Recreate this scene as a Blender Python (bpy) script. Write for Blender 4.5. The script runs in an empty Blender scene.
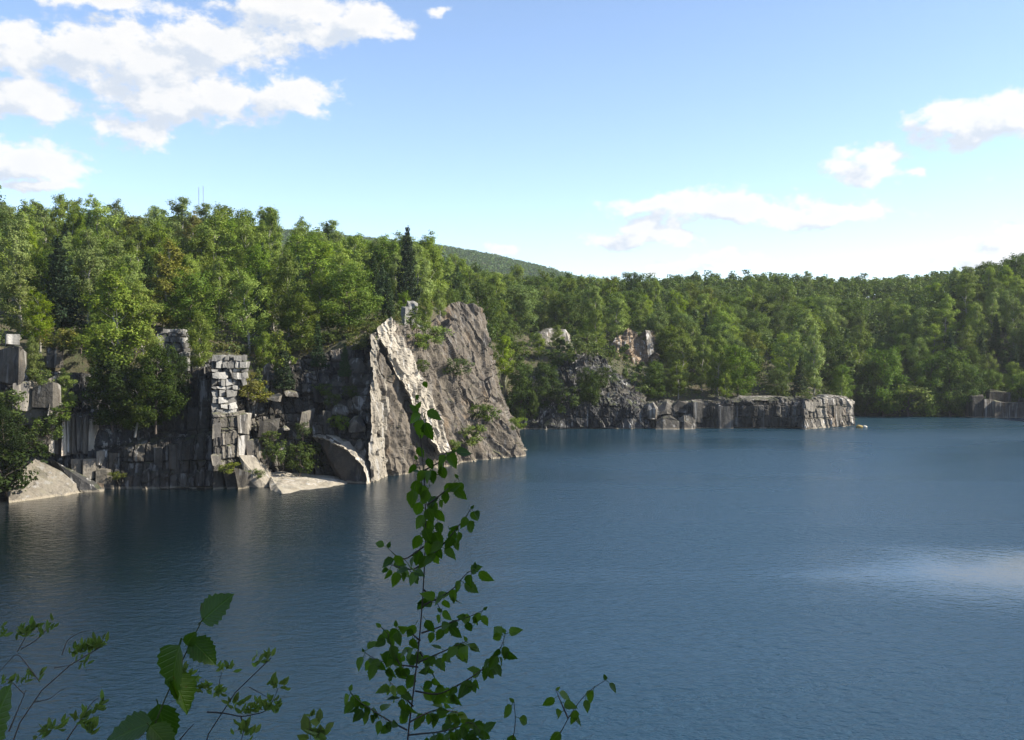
import bpy, bmesh, math, random
import numpy as np
from mathutils import Vector, Matrix
R = math.radians
scene = bpy.context.scene
COL = scene.collection
rng = np.random.default_rng(7)
random.seed(7)

# ---------------------------------------------------------------- camera
CAM_H, PITCH, F = 20.0, math.atan(0.03), 1000.0
cam_data = bpy.data.cameras.new("camera")
cam_data.sensor_width = 36.0
cam_data.lens = F / 1024 * 36.0
cam_data.clip_start, cam_data.clip_end = 0.05, 20000
cam = bpy.data.objects.new("camera", cam_data)
cam.location = (0, 0, CAM_H)
cam.rotation_euler = (math.pi / 2 - PITCH, 0, 0)
COL.objects.link(cam)
scene.camera = cam

# ---------------------------------------------------------------- light
SUN_EL, SUN_AZ = 35.0, 93.0          # azimuth clockwise from the view direction (+Y)
EXPOSURE = 1.15
SKY_STRENGTH = 0.121
sd = bpy.data.lights.new("sun", 'SUN')
sd.energy, sd.angle, sd.color = 5.0, R(0.53), (1.0, 0.93, 0.80)
sun = bpy.data.objects.new("sun", sd)
sdir = Vector((math.sin(R(SUN_AZ)) * math.cos(R(SUN_EL)), math.cos(R(SUN_AZ)) * math.cos(R(SUN_EL)), math.sin(R(SUN_EL))))
sun.rotation_euler = (-sdir).to_track_quat('-Z', 'Y').to_euler()
sun.location = (120, 20, 120)
COL.objects.link(sun)
vs = scene.view_settings
vs.view_transform, vs.look, vs.exposure, vs.gamma = 'Standard', 'None', EXPOSURE, 1.0
scene.cycles.max_bounces = 6
scene.cycles.diffuse_bounces = 2
scene.cycles.glossy_bounces = 3
scene.cycles.transmission_bounces = 4
scene.cycles.transparent_max_bounces = 4
scene.cycles.volume_bounces = 0
scene.cycles.use_denoising = True
scene.cycles.use_adaptive_sampling = True


# ---------------------------------------------------------------- node helpers
class N:
    """Tiny wrapper to write node trees as expressions."""
    def __init__(self, tree): self.t = tree
    def new(self, typ, **kw):
        n = self.t.nodes.new(typ)
        for k, v in kw.items(): setattr(n, k, v)
        return n
    def put(self, node, key, v):
        s = node.inputs[key]
        if isinstance(v, bpy.types.NodeSocket): self.t.links.new(v, s)
        elif v is not None: s.default_value = v
    def math(self, op, a, b=None, c=None, clamp=False):
        n = self.new('ShaderNodeMath', operation=op, use_clamp=clamp)
        for i, v in enumerate((a, b, c)):
            if v is not None: self.put(n, i, v)
        return n.outputs[0]
    def add(self, a, b): return self.math('ADD', a, b)
    def sub(self, a, b): return self.math('SUBTRACT', a, b)
    def mul(self, a, b): return self.math('MULTIPLY', a, b)
    def vmath(self, op, a, b=None):
        n = self.new('ShaderNodeVectorMath', operation=op)
        self.put(n, 0, a)
        if b is not None: self.put(n, 1, b)
        return n.outputs[0]
    def step(self, x, lo, hi):
        n = self.new('ShaderNodeMapRange', interpolation_type='SMOOTHSTEP')
        self.put(n, 'Value', x); self.put(n, 'From Min', lo); self.put(n, 'From Max', hi)
        return n.outputs[0]
    def lin(self, x, lo, hi, a=0.0, b=1.0):
        n = self.new('ShaderNodeMapRange')
        self.put(n, 'Value', x); self.put(n, 'From Min', lo); self.put(n, 'From Max', hi)
        self.put(n, 'To Min', a); self.put(n, 'To Max', b)
        return n.outputs[0]
    def mix(self, f, a, b, blend='MIX'):
        n = self.new('ShaderNodeMix', data_type='RGBA', blend_type=blend)
        self.put(n, 0, f)
        self.put(n, 6, (*a, 1) if isinstance(a, tuple) and len(a) == 3 else a)
        self.put(n, 7, (*b, 1) if isinstance(b, tuple) and len(b) == 3 else b)
        return n.outputs[2]
    def noise(self, vec, scale, detail=3.0, rough=0.5, dist=0.0):
        n = self.new('ShaderNodeTexNoise')
        if vec is not None: self.put(n, 'Vector', vec)
        self.put(n, 'Scale', scale); self.put(n, 'Detail', detail)
        self.put(n, 'Roughness', rough); self.put(n, 'Distortion', dist)
        return n.outputs[0]


def px_angles(px, py):
    """Pixel of the photograph -> azimuth and elevation of that direction in the world."""
    x, y = (px - 512) / F, -(py - 370) / F
    d = (x, math.cos(PITCH) + y * math.sin(PITCH), -math.sin(PITCH) + y * math.cos(PITCH))
    return math.atan2(d[0], d[1]), math.atan2(d[2], math.hypot(d[0], d[1]))


# ---------------------------------------------------------------- world: sky and clouds
CLOUDS = [  # centre, half size (in thousandths of a radian at the lens)
    (18, 98, 60, 27), (30, 163, 58, 25), (20, 50, 60, 30), (90, 55, 80, 32), (150, 60, 100, 40), (215, 42, 95, 26), (128, 128, 40, 20),
    (225, 92, 70, 30), (288, 97, 52, 24), (300, 18, 80, 26), (368, 22, 44, 22), (165, 100, 85, 26), (436, 9, 24, 7), (90, 2, 80, 9), (30, 186, 40, 7),
    (968, 124, 62, 24), (1012, 114, 55, 24), (870, 171, 40, 15), (880, 155, 40, 13), (740, 210, 120, 20), (650, 203, 55, 10),
    (600, 240, 32, 9), (650, 222, 34, 20), (835, 212, 70, 13), (640, 238, 70, 13), (720, 262, 40, 12), (675, 270, 38, 9),
    (503, 249, 34, 9), (920, 168, 18, 7), (1015, 224, 34, 9), (1000, 255, 60, 18), (1110, 180, 70, 30), (-70, 120, 60, 40)]
W = bpy.data.worlds.new("World")
scene.world = W
W.use_nodes = True
wt = W.node_tree
wt.nodes.clear()
w = N(wt)

grp = bpy.data.node_groups.new("cloud_density", 'ShaderNodeTree')
grp.interface.new_socket("P", in_out='INPUT', socket_type='NodeSocketVector')
grp.interface.new_socket("D", in_out='OUTPUT', socket_type='NodeSocketFloat')
g = N(grp)
gi, go = g.new('NodeGroupInput'), g.new('NodeGroupOutput')
P_ = gi.outputs[0]
wob = g.new('ShaderNodeTexNoise'); g.put(wob, 'Vector', P_); g.put(wob, 'Scale', 16.0); g.put(wob, 'Detail', 3.0)
wv = g.vmath('MULTIPLY', g.vmath('SUBTRACT', wob.outputs['Color'], (0.5, 0.5, 0.5)), (0.07, 0.035, 0.0))
Pw = g.vmath('ADD', P_, wv)
acc = None
for cx, cy, a, b in CLOUDS:
    az, el = px_angles(cx, cy)
    v = g.vmath('MULTIPLY', g.vmath('SUBTRACT', Pw, (az, el, 0)), (1000 / a, 1000 / b, 0))
    ln = g.new('ShaderNodeVectorMath', operation='LENGTH'); g.put(ln, 0, v)
    e = g.sub(min(1.0, .35 + a / 60), ln.outputs['Value'])
    acc = e if acc is None else g.math('SMOOTH_MAX', acc, e, 0.25)
sep = g.new('ShaderNodeSeparateXYZ'); g.put(sep, 0, P_)
# the same kind of scattered cloud all round, outside the part of the sky the photograph shows
beyond = g.step(g.math('ABSOLUTE', sep.outputs[0]), 0.60, 0.80)
up = g.step(sep.outputs[1], 0.42, 0.60)
gen = g.sub(g.mul(g.noise(P_, 5.5, 2.0, 0.5), 4.0), 2.35)
acc = g.math('MAXIMUM', acc, g.sub(gen, g.mul(g.sub(1.0, g.math('MAXIMUM', beyond, up)), 6.0)))
acc = g.math('MAXIMUM', acc, -1.5)
fb = g.noise(g.vmath('MULTIPLY', P_, (1.0, 1.5, 1.0)), 34.0, 9.0, 0.62)
D_ = g.add(acc, g.mul(g.sub(fb, 0.545), 2.2))
grp.links.new(D_, go.inputs[0])

tc = w.new('ShaderNodeTexCoord')
sp = w.new('ShaderNodeSeparateXYZ'); w.put(sp, 0, tc.outputs['Generated'])
az_ = w.math('ARCTAN2', sp.outputs[0], sp.outputs[1])
hyp = w.math('SQRT', w.add(w.mul(sp.outputs[0], sp.outputs[0]), w.mul(sp.outputs[1], sp.outputs[1])))
el_ = w.math('ARCTAN2', sp.outputs[2], hyp)
cb = w.new('ShaderNodeCombineXYZ'); w.put(cb, 0, az_); w.put(cb, 1, el_)
def dens(offset):
    n = w.new('ShaderNodeGroup'); n.node_tree = grp
    w.put(n, 0, w.vmath('ADD', cb.outputs[0], offset) if offset else cb.outputs[0])
    return n.outputs[0]
d0, d1 = dens(None), dens((0.022, 0.016, 0))
alpha = w.step(d0, -0.12, 0.40)
lit = w.add(w.mul(w.step(w.sub(d0, d1), -0.40, 0.30), 0.8), w.mul(w.sub(1.0, w.step(d0, 0.1, 1.0)), 0.2))
sky = w.new('ShaderNodeTexSky', sky_type='NISHITA')
sky.sun_disc = False
sky.sun_elevation, sky.sun_rotation = R(SUN_EL), R(SUN_AZ)
sky.altitude, sky.air_density, sky.dust_density, sky.ozone_density = 200, 0.72, 0.25, 1.0
k = 1.0 / (SKY_STRENGTH * 2 ** EXPOSURE)
ccol = w.mix(lit, (0.66 * k, 0.74 * k, 0.86 * k), (1.06 * k, 1.04 * k, 1.01 * k))
above = w.step(el_, -0.01, 0.02)
colr = w.mix(w.mul(w.mul(alpha, above), 0.96), sky.outputs[0], ccol)
bg = w.new('ShaderNodeBackground'); w.put(bg, 0, colr); w.put(bg, 1, SKY_STRENGTH)
wo = w.new('ShaderNodeOutputWorld'); wt.links.new(bg.outputs[0], wo.inputs[0])


# ---------------------------------------------------------------- geometry helpers
def ray(px, py):
    x, y = (px - 512) / F, -(py - 370) / F
    return np.array((x, math.cos(PITCH) + y * math.sin(PITCH), -math.sin(PITCH) + y * math.cos(PITCH)))
def P(px, py, Y):
    """World point seen at a pixel of the photograph, Y metres ahead of the camera."""
    d = ray(px, py)
    return np.array((0, 0, CAM_H)) + d * (Y / d[1])
def Yw(py, z=0.0):
    return (CAM_H - z) / ((py - 340) / 1000.0)
def project(p):
    p = np.asarray(p, float)
    q = p - np.array((0, 0, CAM_H))
    c, s = math.cos(PITCH), math.sin(PITCH)
    fwd = q[..., 1] * c - q[..., 2] * s
    upc = q[..., 1] * s + q[..., 2] * c
    return 512 + F * q[..., 0] / fwd, 370 - F * upc / fwd, fwd

def hsh(i, j, k_, seed):
    M = np.uint64(0xFFFFFFFF)
    h = (i.astype(np.int64).astype(np.uint64) * np.uint64(374761393) + j.astype(np.int64).astype(np.uint64) * np.uint64(668265263)
         + k_.astype(np.int64).astype(np.uint64) * np.uint64(2147483647) + np.uint64((seed * 974711 + 12345) & 0xFFFFFFFF)) & M
    h = ((h ^ (h >> np.uint64(13))) * np.uint64(1274126177)) & M
    h = ((h ^ (h >> np.uint64(16))) * np.uint64(2246822519)) & M
    h = h ^ (h >> np.uint64(15))
    return (h & np.uint64(0xFFFFFF)).astype(np.float64) / float(0xFFFFFF)
def vnoise(p, seed=0):
    p = np.asarray(p, float)
    f = np.floor(p); t = p - f; t = t * t * (3 - 2 * t)
    i, j, k_ = f[:, 0], f[:, 1], f[:, 2]
    out = 0
    for a in (0, 1):
        for b in (0, 1):
            for c in (0, 1):
                wgt = (t[:, 0] if a else 1 - t[:, 0]) * (t[:, 1] if b else 1 - t[:, 1]) * (t[:, 2] if c else 1 - t[:, 2])
                out = out + wgt * hsh(i + a, j + b, k_ + c, seed)
    return out * 2 - 1
def fbm(p, octaves=4, seed=0, gain=0.5):
    p = np.asarray(p, float)
    s, a, n = 0, 1, 0
    for o in range(octaves):
        s = s + a * vnoise(p * 2 ** o + o * 17.3, seed + o); n += a; a *= gain
    return s / n
def facets(p, size, seed=0, stretch=(1, 1, 1)):
    """Piecewise planar offset: nearest cell's tilted plane, as broken rock has."""
    q = np.asarray(p, float) / (size * np.asarray(stretch, float))
    f = np.floor(q)
    best = np.full(len(q), 1e9); val = np.zeros(len(q))
    for a in (-1, 0, 1):
        for b in (-1, 0, 1):
            for c in (-1, 0, 1):
                i, j, k_ = f[:, 0] + a, f[:, 1] + b, f[:, 2] + c
                cx = np.stack([i + hsh(i, j, k_, seed), j + hsh(i, j, k_, seed + 1), k_ + hsh(i, j, k_, seed + 2)], 1)
                dv = q - cx
                d2 = (dv ** 2).sum(1)
                nrm = np.stack([hsh(i, j, k_, seed + s) * 2 - 1 for s in (3, 4, 5)], 1)
                v = (dv * nrm).sum(1) * 0.9 + (hsh(i, j, k_, seed + 6) * 2 - 1) * 0.6
                m = d2 < best
                best = np.where(m, d2, best); val = np.where(m, v, val)
    return val

def mesh_np(name, verts, faces, mat=None, smooth=False):
    """Mesh from numpy arrays; faces (n,3) or (n,4)."""
    me = bpy.data.meshes.new(name)
    verts = np.asarray(verts, np.float32); faces = np.asarray(faces, np.int32)
    n, k_ = faces.shape
    me.vertices.add(len(verts)); me.vertices.foreach_set('co', verts.ravel())
    me.loops.add(n * k_); me.loops.foreach_set('vertex_index', faces.ravel())
    me.polygons.add(n)
    me.polygons.foreach_set('loop_start', np.arange(0, n * k_, k_, dtype=np.int32))
    me.polygons.foreach_set('use_smooth', np.full(n, smooth))
    me.update(calc_edges=True)
    if mat: me.materials.append(mat)
    return me
def base_of(parent):
    return np.array(parent.location[:]) if parent is not None else np.zeros(3)
def put(name, me, parent=None, loc=None, tone=None):
    o = bpy.data.objects.new(name, me)
    COL.objects.link(o)
    if parent is not None: o.parent = parent
    if loc is not None: o.location = loc
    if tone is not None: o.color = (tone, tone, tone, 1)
    return o
def tag(o, label=None, cat=None, group=None, kind=None):
    for k_, v in (('label', label), ('category', cat), ('group', group), ('kind', kind)):
        if v: o[k_] = v
    return o
def empty(name, loc, label, cat, group=None):
    o = bpy.data.objects.new(name, None)
    o.empty_display_size = 0.3
    o.location = [float(c) for c in loc]
    COL.objects.link(o)
    return tag(o, label, cat, group)
def quads(c, nrm, size, aspect=1.0, r=rng):
    """Separate leaf-like quads: centres, normals, sizes -> verts, faces."""
    n = len(c)
    nrm = nrm / (np.linalg.norm(nrm, axis=1, keepdims=True) + 1e-9)
    t = r.normal(size=(n, 3)); t -= (t * nrm).sum(1, keepdims=True) * nrm
    t /= np.linalg.norm(t, axis=1, keepdims=True) + 1e-9
    b = np.cross(nrm, t)
    s = np.asarray(size).reshape(-1, 1) * 0.5
    v = np.stack([c - t * s, c - b * s * aspect + nrm * s * 0.15, c + t * s, c + b * s * aspect + nrm * s * 0.15], 1).reshape(-1, 3)
    return v, np.arange(4 * n).reshape(n, 4)
def tube(pts, rad, sides=6):
    pts = np.asarray(pts, float); n = len(pts)
    vs_, fs_ = [], []
    tang = np.gradient(pts, axis=0)
    for i in range(n):
        t = tang[i] / (np.linalg.norm(tang[i]) + 1e-9)
        a = np.cross(t, (0, 1, 0) if abs(t[1]) < 0.8 else (1, 0, 0)); a /= np.linalg.norm(a)
        b = np.cross(t, a)
        for s in range(sides):
            th = 2 * math.pi * s / sides
            vs_.append(pts[i] + rad[i] * (math.cos(th) * a + math.sin(th) * b))
    for i in range(n - 1):
        for s in range(sides):
            s2 = (s + 1) % sides
            fs_.append((i * sides + s, i * sides + s2, (i + 1) * sides + s2, (i + 1) * sides + s))
    return np.array(vs_), np.array(fs_)
def joinq(parts):
    vs_, fs_, o = [], [], 0
    for v, f in parts:
        vs_.append(v); fs_.append(f + o); o += len(v)
    return np.concatenate(vs_), np.concatenate(fs_)


# ---------------------------------------------------------------- materials
def material(name):
    m = bpy.data.materials.new(name); m.use_nodes = True
    m.node_tree.nodes.clear()
    n = N(m.node_tree)
    out = n.new('ShaderNodeOutputMaterial')
    return m, n, out
def granite(name, light, dark, rust, stain=0.55, moss=0.6, rustiness=0.25, palest=0.72):
    m, n, out = material(name)
    geo = n.new('ShaderNodeNewGeometry')
    pos = geo.outputs['Position']
    info = n.new('ShaderNodeObjectInfo')
    big = n.noise(pos, 0.22, 4, 0.6)
    mid = n.noise(pos, 1.1, 5, 0.65)
    base = n.mix(n.lin(big, 0.30, 0.70), dark, light)
    base = n.mix(n.mul(n.step(mid, 0.42, 0.68), 0.5), base, light)
    streak = n.noise(n.vmath('MULTIPLY', pos, (0.9, 0.9, 0.06)), 1.0, 5, 0.65)
    patch = n.noise(n.vmath('MULTIPLY', pos, (0.25, 0.25, 0.12)), 1.0, 2, 0.5)
    st = n.mul(n.step(n.add(streak, n.mul(n.sub(patch, 0.5), 0.6)), 0.50, 0.64), stain)
    base = n.mix(st, base, (0.035, 0.034, 0.036))
    rs = n.noise(n.vmath('MULTIPLY', n.vmath('ADD', pos, (31, 7, 3)), (0.5, 0.5, 0.09)), 1.0, 4, 0.6)
    base = n.mix(n.mul(n.step(rs, 0.56, 0.72), rustiness), base, rust)
    pale = n.noise(n.vmath('MULTIPLY', n.vmath('ADD', pos, (5, 51, 3)), (1.3, 1.3, 0.05)), 1.0, 3, 0.55)
    base = n.mix(n.mul(n.step(pale, 0.57, 0.66), palest), base, (0.50, 0.48, 0.45))
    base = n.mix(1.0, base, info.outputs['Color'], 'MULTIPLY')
    at = n.new('ShaderNodeAttribute', attribute_name='tone')
    cbt = n.new('ShaderNodeCombineXYZ')
    for i_ in range(3): n.put(cbt, i_, n.add(1.0, at.outputs['Fac']))
    base = n.mix(1.0, base, cbt.outputs[0], 'MULTIPLY')
    # lichen and moss on what faces up, mineral line left by the water level
    sn = n.new('ShaderNodeSeparateXYZ'); n.put(sn, 0, geo.outputs['True Normal'])
    sz = n.new('ShaderNodeSeparateXYZ'); n.put(sz, 0, pos)
    mz = n.mul(n.step(sn.outputs[2], 0.62, 0.9), n.step(n.noise(pos, 0.5, 4, 0.6), 0.46, 0.58))
    base = n.mix(n.mul(mz, moss), base, (0.075, 0.085, 0.03))
    wl = n.sub(1.0, n.step(n.add(sz.outputs[2], n.mul(n.sub(mid, 0.5), 0.7)), 0.12, 0.34))
    base = n.mix(n.mul(wl, 0.5), base, (0.36, 0.31, 0.23))
    bs = n.new('ShaderNodeBsdfPrincipled')
    n.put(bs, 'Base Color', base); n.put(bs, 'Roughness', 0.85)
    n.put(bs, 'Specular IOR Level', 0.25)
    bump = n.new('ShaderNodeBump'); n.put(bump, 'Strength', 0.9); n.put(bump, 'Distance', 0.35)
    hh = n.add(n.noise(pos, 1.3, 8, 0.7), n.mul(n.noise(n.vmath('MULTIPLY', pos, (1, 1, 0.25)), 2.2, 4, 0.6), 0.6))
    n.put(bump, 'Height', hh)
    n.put(bs, 'Normal', bump.outputs[0])
    m.node_tree.links.new(bs.outputs[0], out.inputs[0])
    return m
def leafy(name, c0, c1, transl=0.35, autumn=0.0, rough=0.6, spec=0.12):
    m, n, out = material(name)
    geo = n.new('ShaderNodeNewGeometry'); info = n.new('ShaderNodeObjectInfo')
    rnd = info.outputs['Random']; isl = geo.outputs['Random Per Island']
    mixf = n.add(n.mul(rnd, 0.55), n.mul(n.lin(n.noise(geo.outputs['Position'], 0.16, 2, 0.5), 0.3, 0.7), 0.45))
    base = n.mix(mixf, c0, c1)
    hsv = n.new('ShaderNodeHueSaturation'); n.put(hsv, 'Color', base)
    n.put(hsv, 'Value', n.mul(n.lin(isl, 0, 1, 0.66, 1.34), n.lin(n.math('FRACT', n.mul(rnd, 3.37)), 0, 1, 0.62, 1.22)))
    n.put(hsv, 'Hue', n.add(0.478, n.mul(n.math('FRACT', n.mul(isl, 17.3)), 0.034)))
    n.put(hsv, 'Saturation', n.lin(n.math('FRACT', n.mul(rnd, 7.7)), 0, 1, 0.82, 1.08))
    base = hsv.outputs[0]
    if autumn:
        base = n.mix(n.mul(n.step(n.math('FRACT', n.mul(rnd, 13.1)), 0.90, 0.96), autumn), base, (0.16, 0.09, 0.02))
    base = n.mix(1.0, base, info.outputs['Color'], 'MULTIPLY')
    bs = n.new('ShaderNodeBsdfPrincipled')
    n.put(bs, 'Base Color', base); n.put(bs, 'Roughness', rough); n.put(bs, 'Specular IOR Level', spec)
    tr = n.new('ShaderNodeBsdfTranslucent')
    n.put(tr, 0, n.mix(1.0, base, (1.15, 1.25, 0.55), 'MULTIPLY'))
    mx = n.new('ShaderNodeMixShader'); n.put(mx, 0, transl)
    m.node_tree.links.new(bs.outputs[0], mx.inputs[1]); m.node_tree.links.new(tr.outputs[0], mx.inputs[2])
    m.node_tree.links.new(mx.outputs[0], out.inputs[0])
    return m
def plain(name, col, rough=0.7, noise_scale=6.0, var=0.35, metallic=0.0):
    m, n, out = material(name)
    tcd = n.new('ShaderNodeTexCoord')
    f = n.noise(tcd.outputs['Object'], noise_scale, 4, 0.6)
    base = n.mix(f, tuple(c * (1 - var) for c in col), tuple(min(1, c * (1 + var)) for c in col))
    bs = n.new('ShaderNodeBsdfPrincipled')
    n.put(bs, 'Base Color', base); n.put(bs, 'Roughness', rough); n.put(bs, 'Metallic', metallic)
    m.node_tree.links.new(bs.outputs[0], out.inputs[0])
    return m
M_GRAN = granite("granite_grey", (0.225, 0.203, 0.170), (0.085, 0.076, 0.063), (0.14, 0.08, 0.035), stain=0.7, rustiness=0.5)
M_CLIFF = granite("granite_cliff", (0.148, 0.124, 0.096), (0.070, 0.060, 0.049), (0.15, 0.09, 0.04), stain=0.7, rustiness=0.4, palest=0.16)
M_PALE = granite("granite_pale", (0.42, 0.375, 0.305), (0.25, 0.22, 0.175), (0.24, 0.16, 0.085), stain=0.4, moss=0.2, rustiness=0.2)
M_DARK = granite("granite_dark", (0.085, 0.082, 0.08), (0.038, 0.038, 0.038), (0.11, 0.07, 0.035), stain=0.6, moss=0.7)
M_BLOCK = granite("granite_cut_blocks", (0.30, 0.29, 0.27), (0.17, 0.165, 0.155), (0.22, 0.15, 0.08), stain=0.35, moss=0.3, rustiness=0.2)
M_TAN = granite("granite_tan", (0.30, 0.23, 0.155), (0.16, 0.12, 0.085), (0.30, 0.15, 0.06), stain=0.25, moss=0.3, rustiness=0.7)
M_BARK = plain("bark_brown", (0.09, 0.07, 0.055), 0.9, 3.0)
M_BARKP = plain("bark_pale", (0.30, 0.28, 0.24), 0.85, 2.0, 0.5)
M_TWIG = plain("twig_bark", (0.055, 0.036, 0.028), 0.7, 60.0)
M_TWIGG = plain("twig_grey", (0.16, 0.13, 0.11), 0.8, 60.0)
L_ASPEN = leafy("leaves_aspen", (0.165, 0.235, 0.040), (0.205, 0.275, 0.048), 0.30, autumn=0.5, rough=0.6, spec=0.18)
L_MAPLE = leafy("leaves_maple", (0.072, 0.128, 0.018), (0.132, 0.192, 0.025), 0.32, autumn=0.3)
L_BIRCH = leafy("leaves_birch", (0.145, 0.212, 0.020), (0.200, 0.262, 0.032), 0.38)
L_PINE = leafy("needles_pine", (0.036, 0.070, 0.028), (0.062, 0.105, 0.032), 0.12)
L_FAR = leafy("leaves_far_hill", (0.040, 0.078, 0.020), (0.065, 0.105, 0.024), 0.25)
L_SHRUB = leafy("leaves_shrub", (0.090, 0.140, 0.024), (0.140, 0.190, 0.034), 0.36)

def ground_mat():
    m, n, out = material("forest_floor")
    pos = n.new('ShaderNodeNewGeometry').outputs['Position']
    a = n.noise(pos, 0.35, 5, 0.65)
    base = n.mix(n.step(a, 0.35, 0.65), (0.045, 0.05, 0.02), (0.085, 0.068, 0.042))
    base = n.mix(n.step(n.noise(pos, 2.0, 5, 0.7), 0.55, 0.7), base, (0.05, 0.075, 0.02))
    bs = n.new('ShaderNodeBsdfPrincipled'); n.put(bs, 'Base Color', base); n.put(bs, 'Roughness', 0.95)
    bump = n.new('ShaderNodeBump'); n.put(bump, 'Strength', 0.8); n.put(bump, 'Distance', 0.3)
    n.put(bump, 'Height', n.noise(pos, 1.5, 6, 0.7)); n.put(bs, 'Normal', bump.outputs[0])
    m.node_tree.links.new(bs.outputs[0], out.inputs[0])
    return m
def n_wob(n, pos):
    t = n.new('ShaderNodeTexNoise'); n.put(t, 'Vector', pos); n.put(t, 'Scale', 0.11); n.put(t, 'Detail', 4.0)
    return t.outputs['Color']
def water_mat():
    m, n, out = material("quarry_water")
    pos = n.new('ShaderNodeNewGeometry').outputs['Position']
    calm = n.noise(n.vmath('MULTIPLY', pos, (0.008, 0.028, 0.0)), 1.0, 3, 0.55, 0.6)
    sx = n.new('ShaderNodeSeparateXYZ'); n.put(sx, 0, pos)
    amt = n.mul(n.lin(calm, 0.35, 0.65, 0.55, 1.2), n.lin(n.sub(sx.outputs[0], n.mul(sx.outputs[1], 0.12)), -75, 15, 0.30, 0.85))
    lee = n.new('ShaderNodeVectorMath', operation='LENGTH')             # a calmer lee patch out of the wind
    n.put(lee, 0, n.vmath('MULTIPLY', n.vmath('ADD', n.vmath('SUBTRACT', pos, (47.0, 85.0, 0.0)), n.vmath('MULTIPLY', n.vmath('SUBTRACT', n_wob(n, pos), (.5, .5, .5)), (16.0, 9.0, 0.0))), (1 / 27.0, 1 / 15.0, 0.0)))
    amt = n.mul(amt, n.lin(n.step(lee.outputs['Value'], 0.2, 1.25), 0, 1, 0.06, 1.0))
    wv1 = n.noise(n.vmath('MULTIPLY', pos, (1.0, 1.35, 1.0)), 0.9, 3, 0.55, 0.3)
    wv2 = n.noise(n.vmath('MULTIPLY', n.vmath('ADD', pos, (13, 5, 0)), (1.0, 1.5, 1.0)), 2.6, 3, 0.6, 0.2)
    h = n.mul(n.add(wv1, n.mul(wv2, 0.40)), amt)
    bump = n.new('ShaderNodeBump'); n.put(bump, 'Strength', 1.0); n.put(bump, 'Distance', 0.22); n.put(bump, 'Height', h)
    bs = n.new('ShaderNodeBsdfPrincipled')
    n.put(bs, 'Base Color', n.mix(n.step(n.sub(sx.outputs[0], n.mul(sx.outputs[1], 0.12)), -62, 12), (0.0015, 0.006, 0.009), (0.009, 0.033, 0.054)))   # dark reflection of walls and trees, brighter sky side, painted into the colour; n.put(bs, 'IOR', 1.36)
    n.put(bs, 'Roughness', n.math('MAXIMUM', n.mul(amt, 0.36), 0.07))
    n.put(bs, 'Normal', bump.outputs[0])
    m.node_tree.links.new(bs.outputs[0], out.inputs[0])
    return m
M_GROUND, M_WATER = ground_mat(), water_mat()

# ---------------------------------------------------------------- terrain
def xy(px, Y):
    p = P(px, 340, Y); return (p[0], p[1])
SHORE = [(-74, 100), (-80, 60), (-62, 18), (-25, 5.5), (6, 5.0), (45, 9), (110, 45), (150, 150), (152, 262),
         xy(1030, 262), xy(930, 261), xy(860, 262), xy(852, 240), xy(800, 236), xy(700, 235), xy(640, 237), xy(600, 243), xy(540, 241), xy(518, 234),
         xy(498, 214), xy(474, 197), xy(440, 186), xy(405, 168), xy(385, 157), xy(372, 153), xy(330, 152), xy(290, 151), xy(215, 147), xy(180, 146),
         xy(100, 143), xy(0, 139), xy(-70, 131)]
SH = np.array(SHORE)
def shore_d(x, y):
    """Signed distance to the basin's edge: positive on land."""
    p = np.stack([x, y], -1).reshape(-1, 2)
    best = np.full(len(p), 1e18); inside = np.zeros(len(p), bool)
    for i in range(len(SH)):
        a, b = SH[i], SH[(i + 1) % len(SH)]
        ab = b - a
        t = np.clip(((p - a) @ ab) / (ab @ ab), 0, 1)
        best = np.minimum(best, ((p - a - t[:, None] * ab) ** 2).sum(1))
        c = (a[1] > p[:, 1]) != (b[1] > p[:, 1])
        with np.errstate(divide='ignore', invalid='ignore'):
            xi = (b[0] - a[0]) * (p[:, 1] - a[1]) / (b[1] - a[1]) + a[0]
        inside ^= c & (p[:, 0] < xi)
    return (np.where(inside, -1, 1) * np.sqrt(best)).reshape(np.shape(x))
CTRL = []
def cp(px, py, Y): CTRL.append(P(px, py, Y))
for px, py, Y in [(-120, 345, 130), (0, 345, 143), (50, 350, 145), (100, 352, 147), (160, 350, 150), (215, 350, 150), (250, 362, 151), (300, 358, 153), (345, 345, 154),
                  (372, 333, 155), (388, 322, 160), (405, 324, 171), (430, 324, 182), (450, 309, 190), (470, 307, 198), (486, 330, 208), (498, 372, 216), (520, 385, 238),
                  (-200, 270, 190), (0, 282, 190), (100, 289, 195), (200, 297, 200), (300, 301, 205), (400, 304, 215), (440, 322, 230), (480, 336, 245), (520, 334, 270),
                  (0, 262, 260), (200, 272, 260), (400, 292, 280), (540, 385, 243), (565, 362, 246), (600, 358, 247), (640, 392, 242), (660, 400, 238), (700, 401, 238), (760, 399, 239), (800, 399, 240), (850, 404, 243),
                  (560, 350, 256), (640, 372, 258), (720, 380, 256), (800, 385, 256), (560, 334, 285), (650, 340, 290), (740, 345, 300), (820, 350, 300),
                  (560, 322, 320), (650, 322, 330), (770, 318, 350), (770, 293, 400), (840, 303, 400), (690, 303, 390), (620, 301, 400), (560, 298, 400), (500, 302, 390), (900, 303, 400),
                  (862, 410, 263), (900, 412, 264), (950, 412, 264), (1024, 408, 264), (868, 380, 300), (875, 345, 330), (880, 325, 370), (925, 352, 296), (955, 330, 302), (1000, 318, 305), (1060, 310, 305),
                  (935, 322, 330), (960, 305, 330), (1000, 296, 335), (1060, 285, 335), (1150, 228, 335), (1060, 380, 275), (950, 385, 275)]:
    cp(px, py, Y)
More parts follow.
